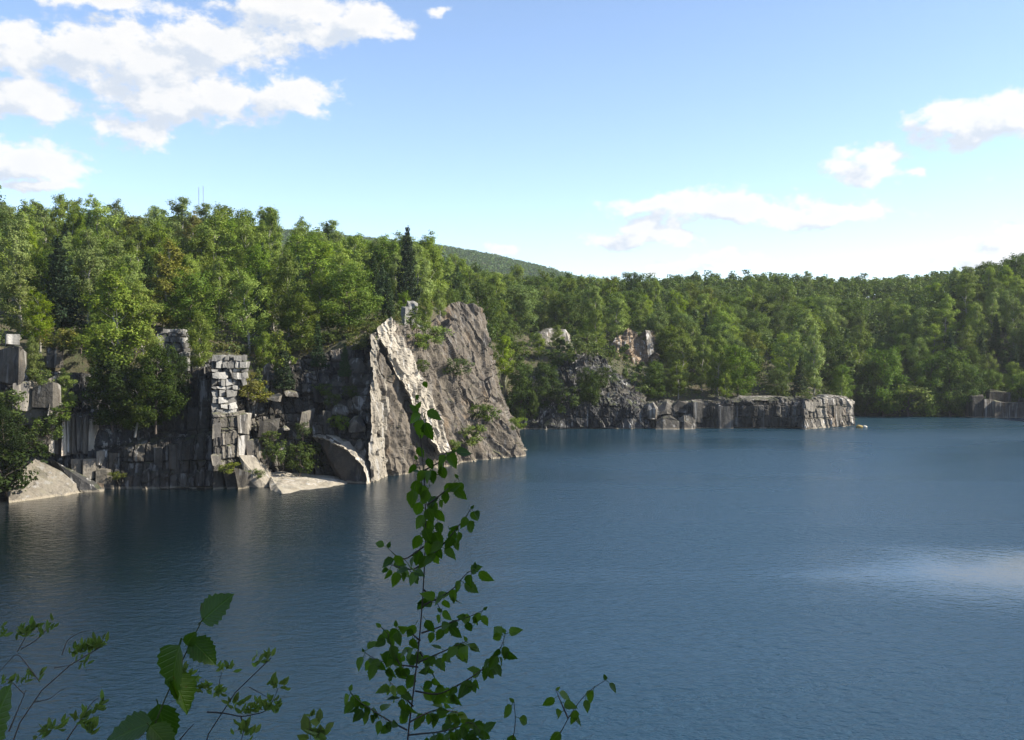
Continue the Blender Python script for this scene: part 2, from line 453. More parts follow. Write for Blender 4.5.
CTRL += [np.array(c, float) for c in [(0, 0, 18.3), (0, 3, 17.5), (-10, 0, 18.2), (10, 1, 18.6), (-40, 0, 18.5), (0, -30, 21), (40, -5, 21), (-60, -40, 23), (60, -60, 25), (130, 30, 22), (190, 120, 28), (200, 245, 54), (205, 300, 64), (190, 200, 38), (260, 260, 75), (-110, 60, 24), (-110, 110, 24),
         (-300, 300, 45), (-250, 100, 38), (300, 300, 50), (0, 500, 34), (150, 500, 38), (-200, 500, 45), (350, 550, 45), (0, 700, 30), (400, 0, 35), (-400, 0, 40), (0, -300, 30)]]
CT = np.array(CTRL)
_A = np.linalg.norm(CT[:, None, :2] - CT[None, :, :2], axis=2)
_n = len(CT)
_K = np.zeros((_n + 1, _n + 1)); _K[:_n, :_n] = _A - 0.6 * np.eye(_n); _K[:_n, _n] = 1; _K[_n, :_n] = 1
_W = np.linalg.solve(_K, np.append(CT[:, 2], 0))
CREST = np.array([(-400, 190), (-100, 205), (60, 217), (140, 216), (190, 215.5), (215, 218), (240, 222), (300, 229), (400, 238), (440, 242.5), (500, 253), (550, 265), (590, 277), (640, 296), (720, 312), (900, 318)])
def hill(x, y):
    px = 512 + F * x / np.maximum(y, 300)
    cy = np.interp(px, CREST[:, 0], CREST[:, 1])
    top = (340 - cy) / 1000 * 1500 + CAM_H - 18
    return np.where(y > 300, (top - 25) * np.exp(-((y - 1500) / 420) ** 2), 0)
def height(x, y):
    x, y = np.asarray(x, float), np.asarray(y, float)
    sh = x.shape; xf, yf = x.ravel(), y.ravel()
    z = np.full(len(xf), _W[-1])
    for i in range(_n):
        z += _W[i] * np.hypot(xf - CT[i, 0], yf - CT[i, 1])
    r = np.hypot(xf, yf - 200)
    b = np.clip((r - 380) / 320, 0, 1); b = b * b * (3 - 2 * b)
    z = np.clip(z, 1.2, 100) * (1 - b) + 25 * b
    z = z + hill(xf, yf)
    pp = np.stack([xf, yf, 0 * xf], 1)
    z += fbm(pp * 0.09, 3, 3) * np.clip(np.hypot(xf, yf) / 60, 0.1, 1) * 1.0
    d = shore_d(xf, yf)
    t = np.clip(d / 3.0, 0, 1); t = t * t * (3 - 2 * t)
    z = np.where(d < 3, -7 + (np.maximum(z, 0.6) + 7) * t, np.maximum(z, 0.6))
    return z.reshape(sh)
def axis(segs):
    out = [segs[0][0]]
    for a, b, s in segs:
        n = max(1, round((b - a) / s)); out += list(np.linspace(a, b, n + 1)[1:])
    return np.array(out)
gx = axis([(-9000, -2000, 1000), (-2000, -700, 100), (-700, -200, 25), (-200, -20, 3), (-20, 20, 1.0), (20, 200, 3), (200, 700, 25), (700, 2000, 100), (2000, 9000, 1000)])
gy = axis([(-6000, -400, 800), (-400, -40, 20), (-40, -6, 3), (-6, 8, 0.8), (8, 120, 6), (120, 275, 2.2), (275, 450, 4), (450, 2000, 25), (2000, 12000, 1000)])
GX, GY = np.meshgrid(gx, gy)
GZ = height(GX, GY)
nx, ny = len(gx), len(gy)
idx = np.arange(nx * ny).reshape(ny, nx)
gf = np.stack([idx[:-1, :-1], idx[:-1, 1:], idx[1:, 1:], idx[1:, :-1]], -1).reshape(-1, 4)
ground = put('ground', mesh_np('ground', np.stack([GX, GY, GZ], -1).reshape(-1, 3), gf, M_GROUND, True))
tag(ground, 'wooded ground rising from the quarry edge to the hills', None, None, 'structure')
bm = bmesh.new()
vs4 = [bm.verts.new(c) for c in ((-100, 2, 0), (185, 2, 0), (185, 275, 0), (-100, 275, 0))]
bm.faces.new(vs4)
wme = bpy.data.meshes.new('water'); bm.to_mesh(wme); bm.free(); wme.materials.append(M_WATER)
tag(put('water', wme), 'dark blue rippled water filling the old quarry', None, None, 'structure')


# ---------------------------------------------------------------- rocks
def sheet(name, rows, mat, nu, nv, parent=None, amp=0.6, size=3.0, stretch=(1, 1, 1.6), fine=0.25, seed=1, back=(0, 5, -0.5), tone=1.0, edge=0.3, ledges=0.0, groove=None, rect=None):
    """A rock face through a grid of seen points (px, py, Y), broken into facets, with thickness behind."""
    ctrl = np.array([[P(*c) for c in r] for r in rows])            # (m, n, 3)
    m, n = ctrl.shape[:2]
    def resample(a, k_, ax):
        a = np.moveaxis(a, ax, 0)
        L = len(a); t = np.linspace(0, L - 1, k_); i = np.minimum(t.astype(int), L - 2); f = (t - i)[:, None, None]
        p0, p1, p2, p3 = a[np.maximum(i - 1, 0)], a[i], a[i + 1], a[np.minimum(i + 2, L - 1)]
        cr = p1 + 0.5 * f * (p2 - p0 + f * (2 * p0 - 5 * p1 + 4 * p2 - p3 + f * (3 * (p1 - p2) + p3 - p0)))
        cr = 0.5 * cr + 0.5 * (p1 * (1 - f) + p2 * f)
        return np.moveaxis(cr, 0, ax)
    g_ = resample(resample(ctrl, nv, 0), nu, 1)
    du, dv = np.gradient(g_, axis=1), np.gradient(g_, axis=0)
    nr = np.cross(dv, du); nr /= np.linalg.norm(nr, axis=2, keepdims=True) + 1e-9
    if nr[..., 1].mean() > 0: nr = -nr
    p = g_.reshape(-1, 3)
    d = amp * facets(p, size, seed, stretch) + amp * 0.45 * facets(p, size * 0.38, seed + 20, stretch) + fine * fbm(p * 0.9, 4, seed + 40)
    if groove:
        gd = np.array(groove[:3]) / np.linalg.norm(groove[:3])
        q = p - .88 * (p @ gd)[:, None] * gd
        gn = 1 - np.abs(fbm(q * .38, 3, seed + 80)) * 2.6
        d += groove[3] * np.clip(gn, -1, 1)
    tn = None
    if rect:
        cw, ch, ra, ta, cx_, cy_ = rect
        tn = np.zeros(len(p))
        for lv, (kw, kh, ka) in enumerate(((2.6, 2.1, 1.1), (1.0, 1.0, .8))):
            zz = p[:, 2] / (ch * kh) + .10 * fbm(p * .12, 2, seed + 61 + lv)
            row = np.floor(zz); o_ = np.zeros(len(p))
            ww = cw * kw * (.65 + .8 * hsh(row, o_, o_, seed + 62 + lv))
            hh = (p[:, 0] * cx_ + p[:, 1] * cy_ + .15 * fbm(p * .5, 2, seed + 66)) / ww + 9 * hsh(row, o_, o_, seed + 63 + lv)
            col = np.floor(hh)
            hv = hsh(col, row, o_, seed + 64 + lv)
            d += ra * ka * (hv * 2 - 1)
            tn += ta * (.35 if lv == 0 else .75) * (hsh(col, row, o_, seed + 65 + lv) * 2 - 1)
            fx, fz = hh - col, zz - row
            crack = (np.minimum(fx, 1 - fx) * ww < .10) | (np.minimum(fz, 1 - fz) * ch * kh < .10)
            d -= np.where(crack, .22, 0)
    if ledges:
        zz = p[:, 2] / ledges + 0.3 * fbm(p * 0.15, 2, seed + 60)
        d += 0.5 * amp * ((zz % 1.0) - 0.5) * -1
    p = p + nr.reshape(-1, 3) * d[:, None]
    idx = np.arange(nu * nv).reshape(nv, nu)
    f = np.stack([idx[:-1, :-1], idx[1:, :-1], idx[1:, 1:], idx[:-1, 1:]], -1).reshape(-1, 4)
    rim = np.concatenate([idx[0], idx[1:, -1], idx[-1, -2::-1], idx[-2:0:-1, 0]])
    bk = p[rim] + np.asarray(back, float)
    nb = len(p) + np.arange(len(rim))
    r2, n2 = np.roll(rim, -1), np.roll(nb, -1)
    f = np.concatenate([f, np.stack([rim, r2, n2, nb], -1)])
    me = mesh_np(name, np.concatenate([p, bk]) - base_of(parent), f, mat)
    if tn is not None:
        a_ = me.attributes.new('tone', 'FLOAT', 'POINT'); a_.data.foreach_set('value', np.concatenate([np.clip(tn, -.85, 2), np.zeros(len(bk))]).astype(np.float32))
    return put(name, me, parent, None, tone)

def hull(name, pts, mat, parent=None, cell=0.9, rough=0.14, soft=0.25, seed=0, tone=1.0, size=None):
    """A broken rock or cut block: convex body round the given world points, its faces cut up and roughened."""
    b = bmesh.new()
    vv = [b.verts.new(tuple(float(c) for c in q)) for q in pts]
    res = bmesh.ops.convex_hull(b, input=vv)
    junk = [e for e in res['geom_interior'] + res['geom_unused'] if isinstance(e, bmesh.types.BMVert)]
    if junk: bmesh.ops.delete(b, geom=list({e for e in junk if e.is_valid}), context='VERTS')
    bmesh.ops.dissolve_limit(b, angle_limit=R(4), verts=b.verts[:], edges=b.edges[:])
    co = np.array([v.co[:] for v in b.verts])
    lo, hi = co.min(0), co.max(0)
    for ax in range(3):
        k_ = int(min(16, (hi[ax] - lo[ax]) / cell))
        for s in range(1, k_ + 1):
            c = [0, 0, 0]; c[ax] = lo[ax] + (hi[ax] - lo[ax]) * (s + random.uniform(-.2, .2)) / (k_ + 1)
            nn = [random.uniform(-.15, .15) for _ in range(3)]; nn[ax] = 1
            bmesh.ops.bisect_plane(b, geom=b.verts[:] + b.edges[:] + b.faces[:], plane_co=c, plane_no=nn)
    bmesh.ops.triangulate(b, faces=b.faces[:])
    if soft: bmesh.ops.smooth_vert(b, verts=b.verts[:], factor=soft, use_axis_x=True, use_axis_y=True, use_axis_z=True)
    b.normal_update()
    co = np.array([v.co[:] for v in b.verts]); no = np.array([v.normal[:] for v in b.verts])
    sz = size or max(0.8, float((hi - lo).mean()) * 0.45)
    d = rough * (facets(co, sz, seed + 3) + 0.7 * fbm(co * 1.3, 3, seed))
    co = co + no * d[:, None]
    co = co - base_of(parent)
    for v, c in zip(b.verts, co): v.co = c
    me = bpy.data.meshes.new(name); b.to_mesh(me); b.free(); me.materials.append(mat)
    return put(name, me, parent, None, tone)
def slab_pts(x0, y0, x1, y1, Y0, Y1, depth, gap=0.0, lean=0.0):
    """Corner points of a block whose front is seen at x0..x1, y0..y1 (Y0 at its left, Y1 at its right edge)."""
    f = [P(x0 + gap, y0 + gap, Y0 + lean), P(x1 - gap, y0 + gap, Y1 + lean), P(x1 - gap, y1 - gap, Y1), P(x0 + gap, y1 - gap, Y0)]
    return f + [q + np.array((0, depth, 0)) for q in f]
_seed = [100]
def block(parent, x0, y0, x1, y1, Y0, Y1, depth=3.0, tone=1.0, mat=None, rough=0.10, gap=0.25, name='block', cell=1.1, lean=0.0, soft=0.18, wob=0.0):
    _seed[0] += 1
    pts = slab_pts(x0, y0, x1, y1, Y0, Y1, depth, gap, lean)
    if wob: pts = [q + np.array([random.uniform(-wob, wob) for _ in range(3)]) for q in pts]
    return hull(name, pts, mat or M_GRAN, parent, cell, rough, soft, _seed[0], tone)
def rockthing(name, pts, label, cat, mat, group=None, cell=0.9, rough=0.25, soft=0.25, tone=1.0, size=None):
    _seed[0] += 1
    o = hull(name, [P(*q) for q in pts], mat, None, cell, rough, soft, _seed[0], tone, size)
    return tag(o, label, cat, group)

# --- quarry wall on the far left, behind the triangular slab
wl = empty('quarry_wall', P(60, 490, 134), 'stepped grey quarry wall with white drill streaks behind the triangular waterside slab', 'quarry wall')
sheet('rock_face', [[(-90, 352, 128), (0, 352, 136), (50, 372, 139), (110, 372, 142), (180, 362, 146), (214, 360, 147)],
                    [(-90, 400, 126), (0, 400, 133), (50, 415, 136), (110, 420, 138.5), (180, 405, 144), (214, 405, 145)],
                    [(-90, 450, 124), (0, 450, 130.5), (50, 455, 134), (110, 455, 136), (180, 440, 139), (214, 440, 140)],
                    [(-90, 512, 120), (0, 506, 127), (50, 500, 131.5), (110, 497, 134), (180, 496, 135.5), (214, 496, 136.5)]],
      M_DARK, 260, 120, wl, amp=0.3, size=2.6, seed=11, rect=(1.3, 2.6, .45, .6, 1, .1))
for b_ in [(14, 383, 30, 408, 127, 129, 3, 1.7), (30, 384, 52, 408, 129, 129.2, 3, .75), (48, 377, 58, 401, 130.5, 133, 3, 1.25), (14, 409, 50, 425, 128.6, 130, 3, .8), (12, 426, 48, 445, 128.8, 131, 3, .75),
           (50, 402, 60, 414, 129, 132, 3, 1.3)]:
    block(wl, *b_[:6], b_[6], b_[7] * .85, rough=.3, gap=.1, soft=.1, cell=.8, wob=.35)
xs = [48, 54, 61, 66, 71, 76, 82, 88, 94]
for i in range(len(xs) - 1):
    block(wl, xs[i], 414 + random.uniform(-2, 3), xs[i + 1], 455 + random.uniform(-1, 2), 131.2 + i * .45 + (0.5 if i % 2 else 0), 131.9 + i * .45 + 0.5, 2.5, [2.6, .6, 2.9, 1.8, .7, 1.5, .9, 2.3][i], gap=0.05, rough=.2)
block(wl, 95, 451, 107, 467, 134, 136.2, 2, 2.0)
for b_ in [(70, 458, 82, 476, 132.3, 133, 2, .95), (82, 458, 94, 480, 132.6, 133.5, 2, 1.2), (94, 468, 108, 492, 133.2, 133.8, 3, .8), (108, 452, 120, 470, 135.2, 135.6, 2, .7)]:
    block(wl, *b_)

# --- shaded recess: vertical cut slabs under the hanging trees
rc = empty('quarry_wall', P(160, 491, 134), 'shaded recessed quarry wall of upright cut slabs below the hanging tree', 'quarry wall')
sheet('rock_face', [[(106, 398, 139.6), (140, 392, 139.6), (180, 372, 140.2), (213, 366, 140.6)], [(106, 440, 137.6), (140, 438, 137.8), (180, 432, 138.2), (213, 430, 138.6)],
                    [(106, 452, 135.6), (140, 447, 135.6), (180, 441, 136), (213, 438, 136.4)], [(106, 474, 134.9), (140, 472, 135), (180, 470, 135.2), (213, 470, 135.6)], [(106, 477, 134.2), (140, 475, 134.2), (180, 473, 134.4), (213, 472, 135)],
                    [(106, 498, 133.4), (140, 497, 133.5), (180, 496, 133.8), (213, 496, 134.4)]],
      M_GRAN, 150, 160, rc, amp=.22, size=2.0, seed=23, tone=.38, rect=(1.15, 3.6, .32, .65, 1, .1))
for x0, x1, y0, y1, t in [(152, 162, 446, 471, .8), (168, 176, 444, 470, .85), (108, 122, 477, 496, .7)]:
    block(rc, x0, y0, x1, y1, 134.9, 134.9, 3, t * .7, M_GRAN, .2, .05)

# --- corner column and terraced wall right of the recess
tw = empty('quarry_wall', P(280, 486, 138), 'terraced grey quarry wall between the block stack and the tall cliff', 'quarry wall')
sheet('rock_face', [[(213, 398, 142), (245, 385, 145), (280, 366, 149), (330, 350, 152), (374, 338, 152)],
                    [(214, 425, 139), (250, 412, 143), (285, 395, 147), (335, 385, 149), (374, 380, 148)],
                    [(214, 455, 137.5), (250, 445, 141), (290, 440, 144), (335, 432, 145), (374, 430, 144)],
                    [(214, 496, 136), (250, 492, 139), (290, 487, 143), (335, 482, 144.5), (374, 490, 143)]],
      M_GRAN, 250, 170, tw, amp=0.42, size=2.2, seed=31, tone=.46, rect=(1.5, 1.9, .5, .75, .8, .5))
r9 = random.Random(19)
sheet('corner_column', [[(211.5, 413, 135.2), (213, 413.5, 134.0), (220, 414, 134.6), (229, 413, 136), (237, 412, 138)], [(211.5, 418, 135), (213, 417, 133.4), (220, 417, 134), (229, 416, 135.6), (238, 416, 137.2)],
                        [(211.5, 443, 134.6), (213, 443, 132.8), (220, 443, 133.5), (229, 443, 135), (238, 442, 136.6)], [(211.5, 471, 134.2), (213, 471, 132.3), (220, 471, 133), (229, 471, 134.5), (238, 471, 136)]],
      M_GRAN, 90, 100, tw, .14, 1.6, (1, 1, 1.5), .12, 37, (0, 4, 0), .72, rect=(1.35, 1.9, .15, .6, .8, .5))
block(tw, 212.6, 424, 220, 439, 132.7, 133.6, 3, 1.2, rough=.3, gap=0, soft=.05, cell=.6, wob=.2)
block(tw, 212.6, 455, 219, 468, 132.1, 132.9, 3, 1.1, rough=.3, gap=0, soft=.05, cell=.6, wob=.2)
for b_ in [(237, 414, 246, 432, 136.2, 137.8, 3, 1.5), (259, 420, 274, 439, 138.8, 140.4, 3, .4), (246, 440, 256, 461, 136.6, 138.4, 3, 1.1), (237, 436, 245, 458, 135.6, 137, 3, 1.3), (300, 412, 309, 430, 142.4, 143.2, 3, 1.2), (284, 391, 297, 396, 145.4, 146, 3, 1.4),
           (313, 389, 322, 402, 146, 147.4, 3, .5), (262, 396, 278, 400, 142.4, 143.4, 3, 1.3), (340, 418, 350, 434, 144.4, 145.4, 3, .6), (322, 411, 331, 433, 143.6, 144.6, 3, .8)]:
    block(tw, *b_[:7], b_[7] * .7, rough=.4, gap=.0, soft=.05, cell=.7, wob=.3)
r9 = random.Random(19)
for x0, x1, t in [(212, 224, .3), (224, 236, .4), (236, 250, .35)]:
    block(tw, x0, 471, x1, 496, 133.2, 134.2 + (x1 - 212) * .02, 4, t, rough=.4, gap=0, soft=.05, wob=.4, cell=.8)

# --- two stacks of cut waste blocks
def stack(label, x0, y0, x1, y1, Y0, Y1, rows, seed, ragged):
    r = random.Random(seed)
    st = empty('block_stack', P((x0 + x1) / 2, y1, (Y0 + Y1) / 2), label, 'stone stack', 'stacks of cut granite waste blocks')
    y = y0; h = (y1 - y0) / rows
    for j in range(rows):
        hh = h * r.uniform(0.6, 1.4) if j < rows - 1 else y1 - y
        hh = max(2.5, min(hh, y1 - y))
        xe = x1 - ragged[j] if j < len(ragged) else x1
        x = x0 + r.uniform(-.6, .8)
        while x < xe - 2:
            w_ = min(r.choice((3.5, 5, 6.5, 8, 9.5)), xe - x)
            if xe - x - w_ < 2.5: w_ = xe - x
            ta, tb = (x - x0) / (x1 - x0), (x + w_ - x0) / (x1 - x0)
            jit = r.uniform(-.45, .6)
            if r.random() > 0.06:
                block(st, x, y, x + w_, y + hh, Y0 + (Y1 - Y0) * ta + jit, Y0 + (Y1 - Y0) * tb + jit, 2.0, r.choice((.35, .55, .7, .85, 1.0, 1.25)), M_BLOCK, 0.12, 0.30, cell=.9, soft=0.08, wob=.13)
            x += w_
        y += hh
        if y > y1 - 1.5: break
    hull('rubble_core', slab_pts(x0 + 1.5, y0 + 2, x1 - max(ragged or [0]) - 1, y1, Y0 + 1.3, Y1 + 1.3, 2.5), M_DARK, st, 1.2, 0.1)
    return st
stack('tall stack of pale cut granite blocks standing on the corner of the wall', 211, 355, 246, 416, 135.0, 138.5, 11, 5, [2, 0, 0, 1, 2, 10, 12, 13, 13, 13, 13])
stack('smaller stack of pale granite blocks half hidden by the hanging tree', 157, 329, 186, 372, 140, 143, 8, 8, [2, 0, 1, 0, 0, 0, 0, 0])

# --- single rocks along the left shore
rockthing('boulder', [(-4, 349, 131), (19, 346, 127), (28, 352, 130), (-6, 380, 130.5), (18, 385, 127.4), (24, 372, 129), (14, 347, 134), (26, 350, 135), (-2, 384, 134), (20, 384, 134)],
          'big rounded dark boulder with one sunlit edge on top of the wall', 'boulder', M_GRAN, cell=1.0, rough=.3, soft=.15, tone=.6)
rockthing('boulder', [(5, 333, 131), (21, 333, 132.5), (5, 345, 131), (21, 346, 132.5), (5, 333, 134), (21, 333, 134), (5, 346, 134), (21, 346, 134)],
          'small squared pale block lying above the rounded dark boulder', 'boulder', M_BLOCK, cell=1, rough=.12, tone=.9)
rockthing('boulder', [(46, 347, 139), (60, 342, 140), (66, 352, 142), (46, 368, 138), (64, 368, 141), (50, 345, 144), (64, 345, 144), (50, 368, 144), (64, 368, 144)],
          'rounded grey boulder among brush near the big dark boulder', 'boulder', M_GRAN, cell=.8, rough=.4, soft=.1, tone=.6)
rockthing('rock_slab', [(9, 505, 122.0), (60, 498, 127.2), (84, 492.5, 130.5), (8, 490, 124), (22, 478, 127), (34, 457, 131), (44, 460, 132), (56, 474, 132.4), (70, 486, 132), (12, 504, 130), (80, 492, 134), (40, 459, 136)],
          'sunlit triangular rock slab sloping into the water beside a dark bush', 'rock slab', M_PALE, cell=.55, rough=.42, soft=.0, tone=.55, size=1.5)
rockthing('rock_slab', [(45, 456, 132.6), (52, 458, 131.6), (104, 487, 132.4), (103, 494, 131.2), (84, 494, 130.8), (60, 478, 131.6), (50, 457, 136), (104, 488, 136), (100, 496, 135)],
          'dark wedge of rock leaning behind the triangular sunlit slab', 'rock slab', M_DARK, cell=1.2, rough=.15, tone=.8)
rockthing('boulder', [(92, 480, 132.0), (104, 482, 132.2), (105, 496, 131.4), (94, 492, 131.2), (92, 482, 134), (105, 484, 134), (104, 496, 134)],
          'low brown boulder at the waterline below the white block', 'boulder', M_TAN, cell=.8, rough=.15, tone=.7)
rockthing('rock_slab', [(240, 456, 134.6), (252, 455, 136.2), (268, 467, 138.4), (280, 484, 139.4), (276, 495, 136.0), (262, 492, 135.2), (244, 474, 134.6), (250, 493, 136), (246, 456, 139), (278, 486, 141), (250, 495, 140)],
          'pale broken rock wedge at the water below the corner column', 'rock slab', M_PALE, cell=.7, rough=.3, soft=.1, tone=.72)
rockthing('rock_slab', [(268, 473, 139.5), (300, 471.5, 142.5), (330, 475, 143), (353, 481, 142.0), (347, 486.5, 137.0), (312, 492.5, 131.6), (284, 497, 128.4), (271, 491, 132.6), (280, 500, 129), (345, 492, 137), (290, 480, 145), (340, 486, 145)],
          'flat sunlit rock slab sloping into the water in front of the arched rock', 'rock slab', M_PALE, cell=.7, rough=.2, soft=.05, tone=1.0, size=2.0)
rockthing('boulder', [(272, 485, 134.4), (282, 484, 135), (286, 494, 132.2), (275, 496, 131.8), (272, 488, 137), (286, 487, 137)],
          'small cracked grey rock at the tip of the flat slab', 'boulder', M_GRAN, cell=.6, rough=.15)
ar = empty('arched_rock', P(350, 485, 140), 'arched brown rock with a curved sunlit rim at the foot of the cliff', 'rock')
_seed[0] += 1
hull('rock_body', [P(*q) for q in [(316, 437, 144), (326, 435, 143.4), (340, 443, 141.6), (355, 454, 140), (365, 467, 139.2), (370, 486, 138.6), (347, 486, 139.4), (335, 470, 143), (318, 450, 146),
                          (330, 434, 148), (345, 441, 147), (362, 455, 146), (374, 470, 146), (374, 488, 146), (340, 488, 146)]], M_CLIFF, ar, .8, .3, .15, _seed[0], .7)
rimL = [(312, 437, 143.4), (324, 438, 142.6), (336, 444, 141.2), (349, 452, 139.6), (358, 460, 138.8), (364, 470, 138.2), (368, 487, 137.8)]
rimR = [(316, 433, 146), (328, 433.5, 145), (341, 439, 144), (354, 447, 143), (363, 456, 142), (369, 467, 141), (373, 487, 140.6)]
sheet('rim', [[a, tuple(np.array(a) * .5 + np.array(b) * .5 + np.array((0, 0, -.15))), b] for a, b in zip(rimL, rimR)], M_PALE, 12, 60, ar, .22, 1.4, (1, 1, 1), .15, 77, (.4, 1.5, -1.0), .95)  # sunlight along the curve is put in as a strip of paler stone

r5 = random.Random(5)
JUMBLE = [('pale angular boulder at the top of the arched rock', 335, 437, 352, 452, 143.5, 1.3), ('split pale boulder leaning on the cliff above the arched rock', 352, 436, 366, 462, 142, 1.25),
          ('dark angular boulder wedged against the cliff foot', 356, 438, 364, 450, 141.6, .6), ('grey boulder resting against the lit edge of the cliff', 349, 413, 366, 432, 143.5, 1.1),
          ('tilted grey boulder on the terrace above the pale boulders', 330, 400, 349, 416, 146, .8), ('rounded dark boulder below the young pine', 302, 382, 320, 394, 149, .6),
          ('grey boulder under the plateau trees near the cliff', 330, 370, 352, 386, 150, .7), ('round pale boulder on the terrace beside the block stack', 262, 358, 276, 378, 149, 1.0),
          ('dark block of rock below the plateau trees', 345, 355, 368, 374, 150, .65), ('broad brown boulder in the brush right of the stack', 300, 357, 326, 374, 151, .7),
          ('jagged grey rock on the upper terrace edge', 318, 392, 334, 404, 148, .9), ('small pale stone on the middle terrace', 283, 425, 289, 430, 141.4, 1.5)]
for lb, x0, y0, x1, y1, Y, tn in JUMBLE:
    pts = []
    for dx in np.linspace(0, 1, 4):
        for dy in (0, .35, .75, 1):
            k_ = 1 - 0.35 * abs(dx - .5) * 2 * (1.3 - dy)
            pts += [(x0 + (x1 - x0) * (.5 + (dx - .5) * (0.75 + .25 * dy)) + r5.uniform(-1, 1), y1 - (y1 - y0) * (1 - dy) * k_, Y + r5.uniform(-.8, .8) + (1 - dy) * .8),
                    (x0 + (x1 - x0) * dx, y1 - (y1 - y0) * (1 - dy) * k_ * .9, Y + 3.0 + r5.uniform(-.5, .5))]
    rockthing('boulder', pts, lb, 'boulder', M_GRAN, None, .8, .25, .15, tn)

# --- the tall cliff
cl = empty('granite_cliff', P(450, 466, 166), 'tall brown granite cliff with a pale leaning slab rising from the water', 'cliff')
def fy(py): return Yw(py, -0.9)
sheet('rock_face', [[(371, 335, 148), (384, 321, 151), (402, 327, 161), (428, 325, 173), (447, 306, 183), (466, 304, 187), (477, 307, 190), (482, 322, 204)],
                    [(372, 370, 145.5), (386, 362, 149.5), (410, 362, 158), (436, 358, 169), (455, 352, 177), (472, 350, 182), (484, 352, 187), (489, 356, 202)],
                    [(373, 410, 143.5), (388, 402, 148.5), (416, 402, 156.5), (442, 398, 165), (461, 396, 172), (479, 394, 177), (493, 394, 182), (498, 396, 200)],
                    [(374, 448, 142), (388, 440, 148), (422, 436, 155.5), (446, 432, 161), (466, 430, 167), (488, 428, 172), (509, 428, 176), (513, 427, 196)],
                    [(374, 488, fy(488)), (387, 482, fy(482)), (425, 475, fy(475)), (449, 471, fy(471)), (470, 468, fy(468)), (495, 465, fy(465)), (519, 461, fy(461)), (523, 447, 192)]],
      M_CLIFF, 240, 180, cl, amp=.85, size=4.6, stretch=(1, 1, 2.6), fine=0.45, seed=51, back=(0, 8, -2), groove=(.55, .15, -.85, .75))
def band(name, L, Rr, mat, nu, nv, thick, seed, tone, amp=.35, size=2.2):
    rows = []
    for a, b in zip(L, Rr):
        rows.append([a, tuple(np.array(a) * .5 + np.array(b) * .5 + np.array((0, 0, -.2))), b])
    return sheet(name, rows, mat, nu, nv, cl, amp, size, (1, 1, 2.0), .2, seed, thick, tone)
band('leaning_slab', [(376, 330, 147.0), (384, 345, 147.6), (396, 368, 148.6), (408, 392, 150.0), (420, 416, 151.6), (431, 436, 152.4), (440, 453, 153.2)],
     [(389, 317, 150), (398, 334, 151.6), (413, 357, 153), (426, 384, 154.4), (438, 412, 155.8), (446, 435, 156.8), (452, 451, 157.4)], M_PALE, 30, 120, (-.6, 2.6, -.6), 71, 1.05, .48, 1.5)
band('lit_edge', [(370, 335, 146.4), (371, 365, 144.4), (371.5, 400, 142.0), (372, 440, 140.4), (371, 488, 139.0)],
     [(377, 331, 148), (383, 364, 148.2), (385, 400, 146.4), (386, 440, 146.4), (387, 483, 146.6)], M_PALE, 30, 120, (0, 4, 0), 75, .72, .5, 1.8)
for pts, tn in [([(380, 360), (398, 355), (402, 372), (388, 366)], .7), ([(386, 402), (410, 398), (416, 414), (390, 410)], .8), ([(470, 392), (484, 386), (490, 398), (478, 402)], 1.1), ([(484, 408), (500, 404), (510, 420), (492, 420)], 1.25),
                ([(500, 420), (514, 418), (521, 440), (506, 440)], .8)]:
    _seed[0] += 1
    yy = np.array([q[1] for q in pts]); xx = np.array([q[0] for q in pts])
    base = 152 + (xx.mean() - 384) * .30 - (yy.mean() - 340) * .05
    if xx.mean() > 440: base = 170 + (xx.mean() - 450) * .32 - (yy.mean() - 340) * .10 + 3
    hull('ledge_block', [P(x, y, base + r5.uniform(-.5, .8) - 1.2) for x, y in pts] + [P(x, y, base + 5) for x, y in pts], M_CLIFF if tn < 1.5 else M_BLOCK, cl, .9, .3, .15, _seed[0], tn)

for q_ in [(403, 308, 411, 328, 164, 165.5), (409, 301, 416, 314, 167, 168), (410, 314, 419, 328, 165, 167)]:
    block(cl, *q_, 2.5, .75, M_BLOCK, .6, 0, 'top_block', .6, wob=.5, lean=1.0)
# --- dark outcrop across the inlet
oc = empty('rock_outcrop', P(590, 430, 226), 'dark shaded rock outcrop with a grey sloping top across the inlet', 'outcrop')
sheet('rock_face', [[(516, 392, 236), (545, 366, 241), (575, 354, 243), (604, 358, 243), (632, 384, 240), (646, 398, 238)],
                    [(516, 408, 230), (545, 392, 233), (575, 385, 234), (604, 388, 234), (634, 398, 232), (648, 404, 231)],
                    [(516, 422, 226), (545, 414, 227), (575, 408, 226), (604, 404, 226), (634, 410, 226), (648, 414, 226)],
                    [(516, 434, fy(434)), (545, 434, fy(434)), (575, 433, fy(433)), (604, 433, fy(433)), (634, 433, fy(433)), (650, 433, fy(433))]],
      M_DARK, 170, 100, oc, amp=.7, size=3.2, seed=91, back=(0, 6, 0), tone=.75, rect=(2.6, 2.4, .5, .5, 1, .1))  # shadow over the outcrop is put into this dark stone and tone
sheet('sloping_top', [[(599, 372, 241), (614, 371, 243), (628, 379, 242), (645, 391, 240)], [(600, 386, 234.5), (614, 386, 234), (630, 392, 233), (649, 402, 231)], [(603, 399, 228.6), (616, 401, 228), (632, 405, 227.4), (652, 411, 226.6)],
                         [(603, 412, 227), (618, 414, 226.6), (634, 416, 226.2), (653, 420, 225.6)]], M_GRAN, 90, 80, oc, .6, 2.6, (1.6, 1, 1), .4, 97, (0, 4, -1), .40, rect=(2.4, 1.4, .35, .5, 1, .1))
